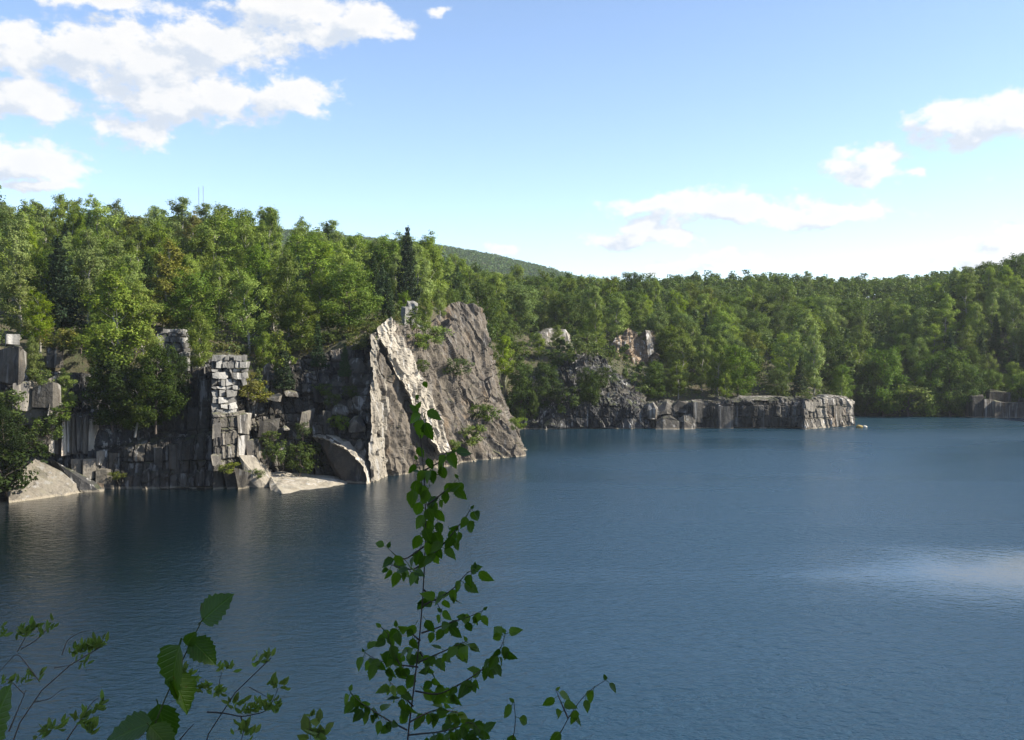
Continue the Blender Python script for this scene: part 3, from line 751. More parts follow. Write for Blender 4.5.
for x0, x1, y0, t in [(546, 559, 419, .7), (569, 582, 419, .6), (590, 599, 418, .8), (608, 622, 408, .6), (634, 644, 408, .7)]:
    block(oc, x0, y0, x1, 433, 225.2, 226.0, 4, t, M_TAN if x0 < 600 else M_GRAN, .6, .0, cell=.9, soft=.05)
rockthing('granite_dome', [(530, 345, 262), (538, 333, 262), (552, 328, 263), (566, 330, 264), (575, 344, 268), (574, 354, 264), (532, 354, 260), (545, 330, 272), (570, 335, 274), (540, 356, 272), (572, 356, 274)],
          'rounded pale rock knob above the dark outcrop', 'rock face', M_GRAN, None, 1.3, .5, .15, 1.25)
rf = empty('broken_crag', P(636, 372, 262), 'broken tan and grey rock face among trees above the ledge', 'rock face')
sheet('rock_face', [[(612, 346, 268), (620, 334, 269), (630, 326, 270), (642, 332, 271), (652, 330, 272), (657, 338, 274)], [(613, 356, 265), (621, 350, 265), (631, 346, 266), (641, 348, 268), (651, 350, 267), (657, 354, 270)],
                    [(614, 368, 262), (622, 368, 262), (632, 368, 262.5), (642, 370, 264), (652, 370, 263.5), (658, 372, 267)]], M_TAN, 70, 60, rf, amp=.8, size=2.4, seed=141, fine=.4, tone=.8, rect=(2.2, 2.6, .6, .6, 1, .1))
_seed[0] += 1
hull('pale_rib', [P(*q) for q in [(645, 330, 268), (650, 331, 269), (655, 352, 266), (648, 358, 265), (646, 330, 274), (652, 354, 272)]], M_GRAN, rf, .9, .4, .05, _seed[0], 1.3)

# --- long quarry ledge
lg = empty('quarry_ledge', P(745, 430, 226), 'long dark quarry ledge with a pale squared end standing out of the water', 'ledge')
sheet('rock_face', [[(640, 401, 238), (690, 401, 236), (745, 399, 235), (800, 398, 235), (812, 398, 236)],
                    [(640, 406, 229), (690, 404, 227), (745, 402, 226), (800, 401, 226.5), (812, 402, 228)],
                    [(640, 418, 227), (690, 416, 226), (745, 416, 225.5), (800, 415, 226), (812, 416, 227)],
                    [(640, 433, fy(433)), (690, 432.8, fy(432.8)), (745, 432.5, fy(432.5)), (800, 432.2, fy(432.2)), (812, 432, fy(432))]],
      M_GRAN, 300, 70, lg, amp=.3, size=2.5, seed=121, tone=.42, rect=(1.9, 2.6, .38, .6, 1, .1))  # shade on the ledge front is put into this low tone
for b_ in [(693, 400, 704, 424, 225, 225.2, 5, .6), (718, 404, 735, 431.5, 224.8, 224.9, 5, .55), (760, 404, 768, 431.5, 225.2, 225.2, 5, .35)]:
    block(lg, *b_, M_GRAN, .4, .05, cell=1.0)
for i, (x0, x1) in enumerate([(744, 753), (752, 761), (760, 769), (768, 778), (777, 789)]):
    block(lg, x0, 397.2, x1, 400.6, 226.5, 225.5, 7, 1.0, M_GRAN, .3, .15, 'top_slab', lean=5.0)
sheet('pale_end', [[(803, 399.5, 229), (815, 397.5, 232), (832, 396, 235), (844, 397.5, 236), (853, 402, 237)], [(804, 402, 225), (816, 400.5, 227.4), (832, 399, 230), (844, 400, 232), (854, 403.5, 233.5)],
                     [(804, 416, 224.4), (816, 415, 226.8), (832, 414, 229.4), (844, 414, 231.4), (854, 414.5, 233)], [(804, 432, 222.8), (816, 431.2, 225), (832, 430.3, 228), (844, 429.6, 230.4), (855, 429.2, 232.2)]],
      M_GRAN, 130, 70, lg, amp=.2, size=2.2, seed=131, tone=1.1, rect=(1.7, 2.3, .20, .55, .85, .5))
for b_ in [(806, 402, 818, 412, 224.6, 227.0, 5, 1.3), (834, 405, 842, 424, 229.4, 231.0, 5, .7), (845, 403, 852, 417, 231.4, 232.6, 5, 1.35)]:
    block(lg, *b_, M_GRAN, .5, .0, cell=.7, soft=.05, wob=.4)
block(lg, 824, 396, 841, 399.5, 230.4, 232.4, 5, .9, M_GRAN, .5, .1, 'top_slab', lean=3, wob=.4)
block(lg, 808, 427.5, 850, 432, 224.4, 231.6, 4, .8, M_GRAN, .4, .1, 'foot_slab', cell=.8)
for lb, x0, y0, x1, y1, Y, tn in [('long dark boulder at the waterline where ledge meets outcrop', 655, 412, 680, 432, 223.5, .8), ('squat grey boulder at the waterline beside the long dark one', 679, 412, 695, 432, 223.8, 1.0),
                                  ('rounded grey boulder on top of the ledge beside the outcrop', 657, 399, 672, 414, 226, 1.0), ('flat dark boulder on top of the ledge over the squat one', 672, 400, 693, 413, 226, .8), ('pale upright boulder in the corner of outcrop and ledge', 645, 400, 657, 420, 225, 1.2)]:
    pts = []
    for dx in (0, .33, .66, 1):
        for dy in (0, .4, 1):
            k_ = 1 - .4 * abs(dx - .5) * 2 * (1 - dy)
            pts += [(x0 + (x1 - x0) * dx, y1 - (y1 - y0) * (1 - dy) * k_, Y + r5.uniform(-.6, .6) + (1 - dy) * 1.2), (x0 + (x1 - x0) * dx, y1 - (y1 - y0) * (1 - dy) * k_, Y + 5)]
    rockthing('boulder', pts, lb, 'boulder', M_GRAN, None, .7, .6, .1, tn * .62)
# --- pale rocks at the right shore
rs_ = empty('shore_wall', P(1005, 418, 258), 'low blue grey rock wall at the shore below the wooded hill', 'rock wall')
for b_ in [(972, 394, 985, 421, 257, 257.5, 5, .9), (984, 398, 996, 421, 256.6, 257.4, 5, 1.3), (995, 401, 1010, 421, 256.4, 257, 5, 1.5), (1008, 402, 1026, 421, 256.4, 256.8, 5, 1.4), (990, 392, 1012, 403, 259, 259.5, 5, .7), (1026, 398, 1050, 421, 256.6, 257, 5, 1.0)]:
    block(rs_, *b_[:7], b_[7] * .42, M_GRAN, .6, .0, cell=1.1)

# ---------------------------------------------------------------- trees
def tree_geo(kind, seed):
    """Trunk and crown of one tree, base at the origin: (trunk verts, faces), (crown verts, faces), height, half width."""
    r = np.random.default_rng(seed)
    wood = []
    if kind == 'pine':
        H = 12.5; wd = 2.4
        tp = np.array([[0.15 * math.sin(i), 0.1 * math.cos(i * 1.7), H * i / 6 - (0.6 if i == 0 else 0)] for i in range(7)])
        wood.append(tube(tp, np.linspace(.17, .02, 7)))
        C, Nn, S = [], [], []
        for lv in range(15):
            t = 0.14 + 0.84 * lv / 14
            L = wd * (1.06 - t) ** 0.85 * r.uniform(.8, 1.15)
            for b in range(7):
                a = b * 0.9 + lv * 0.7 + r.uniform(-.25, .25); l = L * r.uniform(.65, 1.15)
                n = max(9, int(44 * l))
                s = r.random(n) ** .7
                dirv = np.array((math.cos(a), math.sin(a), 0)); side = np.array((-math.sin(a), math.cos(a), 0))
                p = np.outer(s * l, dirv) + np.outer(r.normal(size=n) * .30 * (1.1 - s) * l, side)
                p[:, 2] += H * t + s * l * (0.10 if t > .5 else -.12) + r.normal(size=n) * .20 + .15 * s * s
                C.append(p); Nn.append(np.array((0, 0, .8)) + r.normal(size=(n, 3)) * .7); S.append(r.uniform(.26, .50, n))
        c, nn, s = np.concatenate(C), np.concatenate(Nn), np.concatenate(S)
        return joinq(wood), quads(c, nn, s, .45, r), H, wd
    prm = {'aspen': (13.4, .10, 2.1, 28, 52, 1.15, 12000, .215), 'maple': (12.0, .08, 2.9, 32, 32, 1.45, 13500, .24), 'birch': (12.0, .09, 2.3, 28, 46, 1.2, 12000, .215),
           'sapling': (5.5, .12, 1.3, 12, 50, .6, 1300, .24), 'shrub': (3.0, .05, 1.7, 14, 40, .7, 1500, .22)}[kind]
    H, cb, hw, nl, upa, rc_, nleaf, ls = prm
    H *= r.uniform(.92, 1.08); hw *= r.uniform(.85, 1.2)
    m = 8
    bend = r.normal(size=2) * .25
    tp = np.array([[bend[0] * (i / m) ** 2 * 2 + .12 * r.normal(), bend[1] * (i / m) ** 2 * 2 + .12 * r.normal(), H * .93 * i / m - (.6 if i == 0 else 0)] for i in range(m + 1)])
    rad = np.linspace(.0125 * H + .02, .02, m + 1)
    wood.append(tube(tp, rad))
    at = lambda t: np.array([np.interp(t, np.linspace(0, 1, m + 1), tp[:, i]) for i in range(3)])
    cl_, cr_ = [], []
    for i in range(nl):
        t = cb + (.96 - cb) * ((i + r.uniform(0, .8)) / nl)
        tt = (t - cb) / (1 - cb)
        prof = {'aspen': math.sin(math.pi * min(1, .26 + tt * .71)) ** .8, 'maple': math.sin(math.pi * min(1, .22 + tt * .70)) ** .6, 'birch': math.sin(math.pi * min(1, .30 + tt * .66)) ** .85,
                'sapling': 1.05 - .75 * tt, 'shrub': 1.0 - .4 * tt}[kind]
        a = i * 2.4 + r.uniform(-.5, .5)
        l = hw * prof * r.uniform(.55, 1.05)
        e = R(upa + r.uniform(-14, 14) + 18 * tt)
        s0 = at(t * .96)
        tip = s0 + np.array((math.cos(a) * l, math.sin(a) * l, l * math.tan(e) * .6))
        if tip[2] > H: tip[2] = H - r.random() * .4
        mid = (s0 + tip) / 2 + np.array((0, 0, -.08 * l))
        wood.append(tube([s0, mid, tip], [max(.02, .0045 * H * (1.1 - tt)), .03, .012], 4))
        cl_ += [tip, (mid + tip) / 2 + r.normal(size=3) * .25]
        cr_ += [rc_ * r.uniform(.6, 1.0) * (1.05 - .35 * tt), rc_ * r.uniform(.55, .9) * (1 - .3 * tt)]
        if r.random() < .7:
            cl_.append(mid + r.normal(size=3) * np.array((.6, .6, .35)) * hw * .3); cr_.append(rc_ * r.uniform(.4, .8))
    cl_.append(at(1.0) + np.array((0, 0, .1))); cr_.append(rc_ * .55)
    cl_, cr_ = np.array(cl_), np.array(cr_)
    w_ = cr_ ** 2; cnt = np.maximum(8, (nleaf * w_ / w_.sum())).astype(int)
    C, Nn = [], []
    for c, q, n in zip(cl_, cr_, cnt):
        d = r.normal(size=(n, 3)); d /= np.linalg.norm(d, axis=1, keepdims=True)
        lump = 1 + .35 * vnoise(d * 1.7 + c * 3.1, 5)
        C.append(c + d * (q * lump * (.55 * r.random(n) ** .4 + .33 * np.abs(r.normal(size=n))))[:, None] * np.array((1, 1, .95)))
        cc = C[-1] - np.array((0, 0, H * .5)); cc = cc / np.array((hw, hw, H * .5))
        cc /= np.linalg.norm(cc, axis=1, keepdims=True) + 1e-6
        Nn.append(d * .7 + cc * .6 + np.array((0, 0, .4)) + r.normal(size=(n, 3)) * .55)
    c, nn = np.concatenate(C), np.concatenate(Nn)
    c[:, 2] = np.maximum(c[:, 2], .05 * H if kind != 'shrub' else .05)
    return joinq(wood), quads(c, nn, r.uniform(.7, 1.3, len(c)) * ls, .72, r), H, hw + rc_ * .6
LEAFM = {'aspen': L_ASPEN, 'maple': L_MAPLE, 'birch': L_BIRCH, 'pine': L_PINE, 'sapling': L_SHRUB, 'shrub': L_SHRUB}
PROTO = {}
for kd, cnt_ in (('aspen', 5), ('maple', 5), ('birch', 4), ('pine', 3), ('sapling', 3), ('shrub', 4)):
    for v in range(cnt_):
        tg, cg, H, hw = tree_geo(kd, 1000 + 37 * v + len(kd))
        PROTO.setdefault(kd, []).append((mesh_np('trunk', *tg, M_BARKP if kd in ('aspen', 'birch') else M_BARK, True), mesh_np('crown', *cg, LEAFM[kd]), H, hw))
NAMES = {'aspen': 'aspen_tree', 'maple': 'maple_tree', 'birch': 'birch_tree', 'pine': 'pine_tree', 'sapling': 'young_tree', 'shrub': 'shrub'}
def plant(kind, var, loc, s, rz, label, group, sx=1.0, tone=None, cat=None):
    tm, cm, H, hw = PROTO[kind][var]
    o = empty(NAMES[kind], loc, label, cat or ('shrub' if kind == 'shrub' else 'tree'), group)
    o.rotation_euler = (0, 0, rz); o.scale = (s * sx, s * sx, s)
    put('trunk', tm, o); c = put('crown', cm, o)
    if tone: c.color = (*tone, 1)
    return o

# candidate positions all over the land in view, front to back
def poisson(x0, x1, y0, y1, dmin, n, seed):
    r = np.random.default_rng(seed)
    cell = dmin / math.sqrt(2); grid = {}; out = []
    for _ in range(n):
        x, y = r.uniform(x0, x1), r.uniform(y0, y1)
        d = dmin(x, y) if callable(dmin) else dmin
        i, j = int(x // cell), int(y // cell)
        ok = True
        for a in range(i - 2, i + 3):
            for b in range(j - 2, j + 3):
                q = grid.get((a, b))
                if q and (q[0] - x) ** 2 + (q[1] - y) ** 2 < d * d: ok = False; break
            if not ok: break
        if ok:
            grid[(i, j)] = (x, y); out.append((x, y))
    return np.array(out)
cand = poisson(-170, 260, 128, 470, 4.3, 16000, 3)
cd = shore_d(cand[:, 0], cand[:, 1])
cpx = 512 + F * cand[:, 0] / cand[:, 1]
keep = (cd > 2.2) & (cpx > -110) & (cpx < 1130)
cand = cand[keep]; cpx = cpx[keep]; cd = cd[keep]
cz = height(cand[:, 0], cand[:, 1])
# keep trees off the bare rock knobs
for kx, ky, rad_ in [(*xy(552, 268), 6.5), (*xy(636, 265), 7), (*xy(600, 243), 6), (*xy(460, 190), 9), (*xy(478, 200), 7), (*xy(400, 160), 4.5)]:
    far = np.hypot(cand[:, 0] - kx, cand[:, 1] - ky) > rad_
    cand, cpx, cd, cz = cand[far], cpx[far], cd[far], cz[far]
# views kept open onto the rock knobs: only low growth in front of them
order = np.argsort(cand[:, 1])
cover = np.full(1400, 1e9)                                        # per pixel column (offset 200): highest covered row so far
fr = random.Random(21)
TREES = []
for i in order:
    x, y = cand[i]; z = cz[i]; px = cpx[i]
    py0 = float(project((x, y, z))[1])
    left = px < 470 and y < 290
    kinds = (('aspen', .52), ('birch', .22), ('maple', .16), ('pine', .10)) if left else (('maple', .50), ('birch', .27), ('aspen', .13), ('pine', .10))
    if left and 250 < px < 440 and y < 200: kinds = (('pine', .38), ('birch', .30), ('aspen', .2), ('maple', .12))
    u = fr.random(); kd = kinds[-1][0]
    for nme, pr in kinds:
        if u < pr: kd = nme; break
        u -= pr
    s = fr.triangular(.58, 1.34, .98)
    if left and fr.random() < .30: continue
    if left: s *= 1.10
    if cd[i] < 6: s *= fr.uniform(.55, .85)
    if y > 340: s *= .68
    if left and y < 215: s *= .93
    if 515 < px < 600 and 243 < y < 262: s *= .45
    if 600 < px < 665 and 236 < y < 262: s *= .42
    if 445 < px < 500 and y < 215: s *= .5
    var = fr.randrange(len(PROTO[kd])); H, hw = PROTO[kd][var][2] * s, PROTO[kd][var][3] * s
    sx = fr.uniform(.9, 1.45)
    top = float(project((x, y, z + H))[1]); wpx = hw * sx * F / y
    a, b = int(max(0, px - wpx * .6 + 200)), int(min(1399, px + wpx * .6 + 200))
    if b <= a: continue
    hor = float(np.median(cover[a:b + 1]))
    vis = (min(hor, py0) - top) * wpx * 2
    inframe = -12 < px < 1036
    TREES.append([vis if inframe else 0, kd, var, x, y, z, s, sx, px, py0, top, H, hw])
    seg = cover[a:b + 1]
    np.minimum(seg, top + (py0 - top) * .25, out=seg)
vis_all = [t for t in TREES if t[0] > 25]
vis_all.sort(key=lambda t: -t[0])
single, rest = vis_all[:285], vis_all[285:]
off = [t for t in TREES if t[0] <= 25 and (t[8] < -12 or t[8] > 1036)]
print("trees visible", len(vis_all), "rest", len(rest), "offframe", len(off), "cand", len(TREES))

SHAPE = {'aspen': ('pale narrow aspen', 'pale narrow aspens'), 'maple': ('dark rounded maple', 'dark rounded maples'), 'birch': ('bright green birch', 'bright green birches'), 'pine': ('dark pointed pine', 'dark pointed pines')}
ORD = ['first', 'second', 'third', 'fourth', 'fifth', 'sixth', 'seventh', 'eighth', 'ninth', 'tenth', 'eleventh', 'twelfth', 'thirteenth', 'fourteenth', 'fifteenth', 'sixteenth', 'seventeenth', 'eighteenth', 'nineteenth', 'twentieth']
def zone(t):
    px, y, top = t[8], t[4], t[10]
    if px < 470 and y < 300:
        row = 'at the cliff edge' if y < 163 else ('halfway up the plateau' if y < 190 else 'on the skyline')
        lm = 'above dark boulder' if px < 70 else 'above hanging tree' if px < 150 else 'above small block stack' if px < 205 else 'above tall block stack' if px < 262 else 'above terraced wall' if px < 340 else 'above leaning slab' if px < 410 else 'behind the cliff top'
    else:
        row = 'near the shore' if y < 262 else ('on the lower slope' if y < 300 else 'on the upper slope' if y < 350 else 'on the ridge')
        lm = 'behind the tall cliff' if px < 520 else 'above dark outcrop' if px < 600 else 'above tan rocks' if px < 665 else 'above the ledge boulders' if px < 720 else 'above the dark ledge' if px < 790 else 'above the ledge end' if px < 856 else 'right of the ledge' if px < 930 else 'above right shore rocks'
    return row, lm
groups = {}
for t in single: groups.setdefault((t[1], *zone(t)), []).append(t)
for (kd, row, lm), ts in groups.items():
    ts.sort(key=lambda t: t[8])
    for i, t in enumerate(ts):
        if len(ts) == 1: lb = f"{SHAPE[kd][0]} standing {row} {lm}"
        elif i == 0: lb = f"leftmost of {SHAPE[kd][1]} {row} {lm}"
        elif i == len(ts) - 1: lb = f"rightmost of {SHAPE[kd][1]} {row} {lm}"
        else: lb = f"{ORD[i]} from left of {SHAPE[kd][1]} {row} {lm}"
        _, kd_, var, x, y, z, s, sx = t[:8]
        plant(kd_, var, (x, y, z - .1), s, fr.uniform(0, 6.28), lb, 'trees of the wooded plateau' if (t[8] < 470 and y < 300) else 'trees of the wooded far slopes', sx)

# the rest of the wood, too small or too hidden to pick apart
def massed(name, items, label, nq, lsize, mat, seed):
    r = np.random.default_rng(seed)
    parts = []
    for (x, y, z, H, hw) in items:
        k_ = 6
        lob = np.stack([r.normal(size=k_) * hw * .45, r.normal(size=k_) * hw * .45, H * r.uniform(.35, .95, k_)], 1)
        ci = r.integers(0, k_, nq)
        d = r.normal(size=(nq, 3)); d /= np.linalg.norm(d, axis=1, keepdims=True)
        c = lob[ci] + d * (hw * .55 * r.random(nq) ** .4)[:, None]
        c[:, 2] = np.clip(c[:, 2], .05, H)
        parts.append(quads(c + np.array((x, y, z)), d + np.array((0, 0, .5)) + r.normal(size=(nq, 3)) * .5, r.uniform(.7, 1.3, nq) * lsize, .75, r))
    o = put(name, mesh_np(name, *joinq(parts), mat))
    return tag(o, label, None, None, 'stuff')
rg = poisson(-60, 260, 345, 480, 3.6, 16000, 29)
rpx = 512 + F * rg[:, 0] / rg[:, 1]
rg = rg[(rpx > 480) & (rpx < 1080)]
rz = height(rg[:, 0], rg[:, 1])
rh = np.random.default_rng(8).uniform(6, 9.5, len(rg))
massed('ridge_wood', [(x, y, z, h_, 2.3) for (x, y), z, h_ in zip(rg, rz, rh)], 'small crowns of the wood along the far ridge', 150, .85, L_MAPLE, 47)
massed('far_wood', [(t[3], t[4], t[5], t[11], t[12]) for t in rest + off], 'mass of green trees filling the slopes between and behind the nearer ones', 330, .66, L_MAPLE, 41)

# undergrowth over the ground of the near woods
ug = poisson(-110, 190, 135, 330, 2.1, 34000, 9)
ud = shore_d(ug[:, 0], ug[:, 1]); upx = 512 + F * ug[:, 0] / ug[:, 1]
ug = ug[(ud > 1.2) & (upx > -60) & (upx < 1080)]
uz = height(ug[:, 0], ug[:, 1])
ok = np.ones(len(ug), bool)
for kx, ky, rad_ in [(*xy(552, 268), 6), (*xy(636, 266), 5), (*xy(465, 192), 7)]: ok &= np.hypot(ug[:, 0] - kx, ug[:, 1] - ky) > rad_
massed('undergrowth', [(x, y, z, h_, h_ * .75) for (x, y), z, h_ in zip(ug[ok], uz[ok], np.random.default_rng(5).uniform(1.0, 3.2, int(ok.sum())))], 'low brush and ferns covering the forest floor', 42, .42, L_SHRUB, 43)
eb = poisson(-60, 60, 132, 240, 1.25, 26000, 19)
ed_ = shore_d(eb[:, 0], eb[:, 1]); epx = 512 + F * eb[:, 0] / eb[:, 1]
eb = eb[(ed_ > .5) & (ed_ < 9) & (epx > -60) & (epx < 660) & (np.hypot(eb[:, 0] - xy(462, 192)[0], eb[:, 1] - 192) > 5)]
ez = height(eb[:, 0], eb[:, 1])
massed('edge_brush', [(x, y, z - .1, h_, h_ * .6) for (x, y), z, h_ in zip(eb, ez, np.random.default_rng(6).uniform(.5, 1.9, len(eb)))], 'tangled brush along the top edge of the quarry', 46, .30, L_MAPLE, 44)
# forest on the distant hill
dh = poisson(-760, 260, 1000, 1560, 7.0, 60000, 15)
dpx = 512 + F * dh[:, 0] / dh[:, 1]; dz = height(dh[:, 0], dh[:, 1])
dpy = project(np.stack([dh[:, 0], dh[:, 1], dz + 9], 1))[1]
near_sky = np.interp(dpx, [0, 100, 200, 300, 400, 440, 480, 560, 600, 640], [205, 210, 224, 232, 240, 258, 275, 285, 278, 275])
okd = (dpy < near_sky + 14) & (dpx > 90) & (dpx < 640)
print("distant", int(okd.sum()), "undergrowth", int(ok.sum()))
massed('distant_forest', [(x, y, z, 11, 4.6) for (x, y), z in zip(dh[okd], dz[okd])], 'forest covering the far hill beyond the quarry', 46, 2.3, L_FAR, 45)

# --- trees, bushes and young pines that grow on the rock itself, each where the photograph has it
def on(px, py, Y): return P(px, py, Y)
def grow(kind, px, pyb, Y, hpx, label, sx=1.0, tone=None, var=None, group='growth on the quarry rock'):
    var = fr.randrange(len(PROTO[kind])) if var is None else var
    s = hpx * Y / F / PROTO[kind][var][2]
    return plant(kind, var, on(px, pyb, Y), s, fr.uniform(0, 6.28), label, group, sx, tone)
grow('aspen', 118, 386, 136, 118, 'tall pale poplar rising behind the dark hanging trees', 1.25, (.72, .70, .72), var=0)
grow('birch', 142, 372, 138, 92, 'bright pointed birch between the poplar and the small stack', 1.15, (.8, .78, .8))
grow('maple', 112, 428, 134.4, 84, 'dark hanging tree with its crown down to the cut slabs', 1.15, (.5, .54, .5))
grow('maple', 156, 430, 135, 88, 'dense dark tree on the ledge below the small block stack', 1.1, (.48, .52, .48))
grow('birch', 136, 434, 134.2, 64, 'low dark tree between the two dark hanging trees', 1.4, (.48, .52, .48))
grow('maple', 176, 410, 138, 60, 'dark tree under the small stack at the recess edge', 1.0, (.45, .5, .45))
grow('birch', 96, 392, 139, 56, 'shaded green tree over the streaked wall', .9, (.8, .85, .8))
grow('birch', 66, 412, 133, 44, 'light green tree behind the cut ledge blocks', 1.2)
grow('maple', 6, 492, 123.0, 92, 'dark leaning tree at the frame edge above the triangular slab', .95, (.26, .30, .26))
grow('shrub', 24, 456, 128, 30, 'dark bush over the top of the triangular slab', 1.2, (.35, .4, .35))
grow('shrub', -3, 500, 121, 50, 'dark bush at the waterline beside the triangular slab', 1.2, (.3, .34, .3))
grow('birch', 34, 384, 131.5, 48, 'bright bush tree growing behind the rounded boulder', 1.0)
grow('shrub', 46, 440, 130, 24, 'small brush on the step under the cut blocks', 1.3, (.55, .6, .5))
grow('shrub', 2, 424, 126, 34, 'green bush under the rounded boulder', 1.2, (.55, .6, .5))
grow('shrub', 62, 420, 131, 18, 'low bush on top of the streaked wall', 1.5)
grow('birch', 200, 372, 142, 62, 'ragged pale tree between the two block stacks', 1.1, var=1)
grow('sapling', 280, 384, 147, 54, 'bright yellow green sapling right of the tall block stack', .9, (1.5, 1.35, 1.1))
grow('pine', 284, 393, 146.5, 48, 'young pine on the terrace below the bright sapling', 1.5)
grow('pine', 318, 372, 150, 50, 'upright dark pine behind the terrace boulders', 1.1)
grow('pine', 345, 380, 149, 36, 'small dark pine near the cliff edge', 1.2)
grow('shrub', 256, 402, 143, 20, 'brown green brush beside the tall block stack', 1.6, (1.3, .95, .8))
grow('sapling', 260, 396, 144, 28, 'slim green sapling in the brush beside the tall stack', 1.0)
grow('shrub', 303, 438, 141.5, 15, 'green bush on the middle terrace', 1.1, (.75, .8, .75))
grow('shrub', 282, 468, 138.4, 26, 'dim green bush behind the pale rock wedge', .9, (.55, .6, .5))
grow('shrub', 300, 474, 140, 30, 'dark bush in the hollow beside the arched rock', 1.0, (.4, .45, .4))
grow('shrub', 318, 468, 145, 26, 'dark bush inside the hollow left of the arched rock', 1.0, (.4, .45, .4))
grow('sapling', 268, 466, 138, 28, 'thin sapling against the terraced wall above the wedge', .9)
grow('shrub', 340, 430, 144, 14, 'small green bush on the terrace beside the cliff', 1.4)
grow('shrub', 332, 408, 146.5, 14, 'small yellow green bush on the upper terrace', 1.2)
grow('shrub', 228, 473, 133, 10, 'tuft of brush at the foot of the corner column', 2.0, (1.3, 1.1, .8))
grow('shrub', 256, 478, 135.4, 9, 'tuft of green on the pale rock wedge', 1.8)
for q_ in [(60, 354, 141, 13, 'low brush under the plateau trees beside the grey boulder'), (80, 351, 143, 16, 'brush between the grey boulder and the poplar'), (72, 344, 148, 15, 'pale brush at the forest edge behind the grey boulder'), (332, 343, 157, 12, 'low brush on the plateau edge above the terraces'),
           (316, 347, 157, 14, 'bush on the plateau edge beside the dark pine'), (352, 339, 158, 13, 'bush on the plateau edge near the top of the cliff'), (300, 352, 156, 14, 'bush on the plateau edge behind the young pine'), (368, 334, 158, 12, 'small bush right at the top corner of the cliff')]:
    grow('shrub', *q_, 1.9, (.8, .8, .7))
grow('shrub', 40, 388, 130.5, 18, 'brush sprouting over the cut ledge blocks', 1.5, (.8, .8, .7))
grow('shrub', 56, 352, 140.5, 22, 'reddish brush in front of the rounded grey boulder', 1.4, (1.2, .85, .8))
grow('shrub', 411, 331, 162.5, 14, 'bush below the pale broken blocks on the cliff top', 1.5)
grow('shrub', 248, 396, 141, 22, 'dry brown brush right of the block stack', 1.2, (1.1, .8, .7))
grow('shrub', 322, 396, 147.5, 12, 'green brush on the upper terrace below the boulder', 1.8, (.7, .75, .7))
grow('shrub', 350, 398, 147, 12, 'dim brush against the lit edge of the cliff', 1.5, (.7, .7, .65))
grow('shrub', 268, 441, 139.4, 10, 'low weeds on the lower terrace step', 2.0, (.8, .8, .7))
grow('shrub', 118, 480, 133.6, 8, 'weeds on the brown step at the recess foot', 2.2, (1.0, .9, .6))
grow('shrub', 366, 350, 149.5, 22, 'brown green bush at the top of the lit edge', 1.4, (1.2, 1.0, .9))
grow('birch', 426, 332, 168, 40, 'bright birch on the cliff top between slab and peak', 1.0)
grow('birch', 440, 318, 176, 32, 'small birch beside the cliff peak', 1.1)
grow('sapling', 416, 336, 163, 30, 'sapling beside the white block on the cliff top', 1.2)
grow('shrub', 436, 345, 166, 18, 'bush on the upper cliff face', 1.4)
grow('shrub', 421, 350, 161, 16, 'bush on the cliff face beside the leaning slab', 1.3)
grow('shrub', 455, 376, 169, 17, 'bush on the middle ledge of the cliff face', 1.8, (.9, 1.0, .9))
grow('shrub', 472, 445, 164, 20, 'green bush near the foot of the cliff above the water', 1.2)
grow('shrub', 485, 421, 170, 16, 'bush in the crevice of the right cliff shoulder', 1.5, (.8, .9, .8))
grow('shrub', 455, 452, 159.5, 12, 'small bush at the foot of the leaning slab', 1.2)
grow('shrub', 517, 430, 174, 12, 'bush at the end of the cliff shoulder', 1.3)
grow('shrub', 421, 372, 156.5, 12, 'tiny bush beside the middle of the leaning slab', 1.2)
grow('maple', 545, 412, 230, 50, 'dark shaded tree in front of the outcrop', 1.2, (.45, .5, .45))  # shade of the inlet is put into the dim tints of these crowns
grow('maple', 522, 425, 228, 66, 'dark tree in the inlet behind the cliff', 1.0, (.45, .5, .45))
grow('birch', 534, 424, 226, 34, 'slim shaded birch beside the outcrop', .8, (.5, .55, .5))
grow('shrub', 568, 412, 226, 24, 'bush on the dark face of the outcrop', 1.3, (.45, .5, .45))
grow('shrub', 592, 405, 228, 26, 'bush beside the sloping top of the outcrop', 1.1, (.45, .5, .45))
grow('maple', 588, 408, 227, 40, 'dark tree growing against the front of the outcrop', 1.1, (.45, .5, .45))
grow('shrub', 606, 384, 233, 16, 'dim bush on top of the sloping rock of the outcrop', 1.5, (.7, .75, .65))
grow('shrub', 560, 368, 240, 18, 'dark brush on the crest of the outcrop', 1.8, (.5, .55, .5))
grow('shrub', 520, 358, 236, 16, 'bush on top of the rocks behind the cliff', 1.5)
grow('shrub', 585, 360, 240, 26, 'bright bush on top of the outcrop', 1.4)
grow('birch', 597, 352, 250, 44, 'bright birch beside the pale rock knob', 1.1)
grow('shrub', 640, 396, 240, 22, 'bright bush behind the sloping top', 1.4)
grow('maple', 655, 400, 240, 40, 'rounded tree where the ledge meets the outcrop', 1.2)
grow('shrub', 806, 400, 227, 7, 'tuft of brush on the ledge beside its pale end', 1.8)
grow('sapling', 850, 404, 262, 60, 'tall slim tree standing behind the pale end of the ledge', 1.1, (.9, .95, .9))
grow('shrub', 908, 416, 262, 30, 'pale bush at the shore right of the ledge', 1.3, (1.4, 1.3, 1.3))
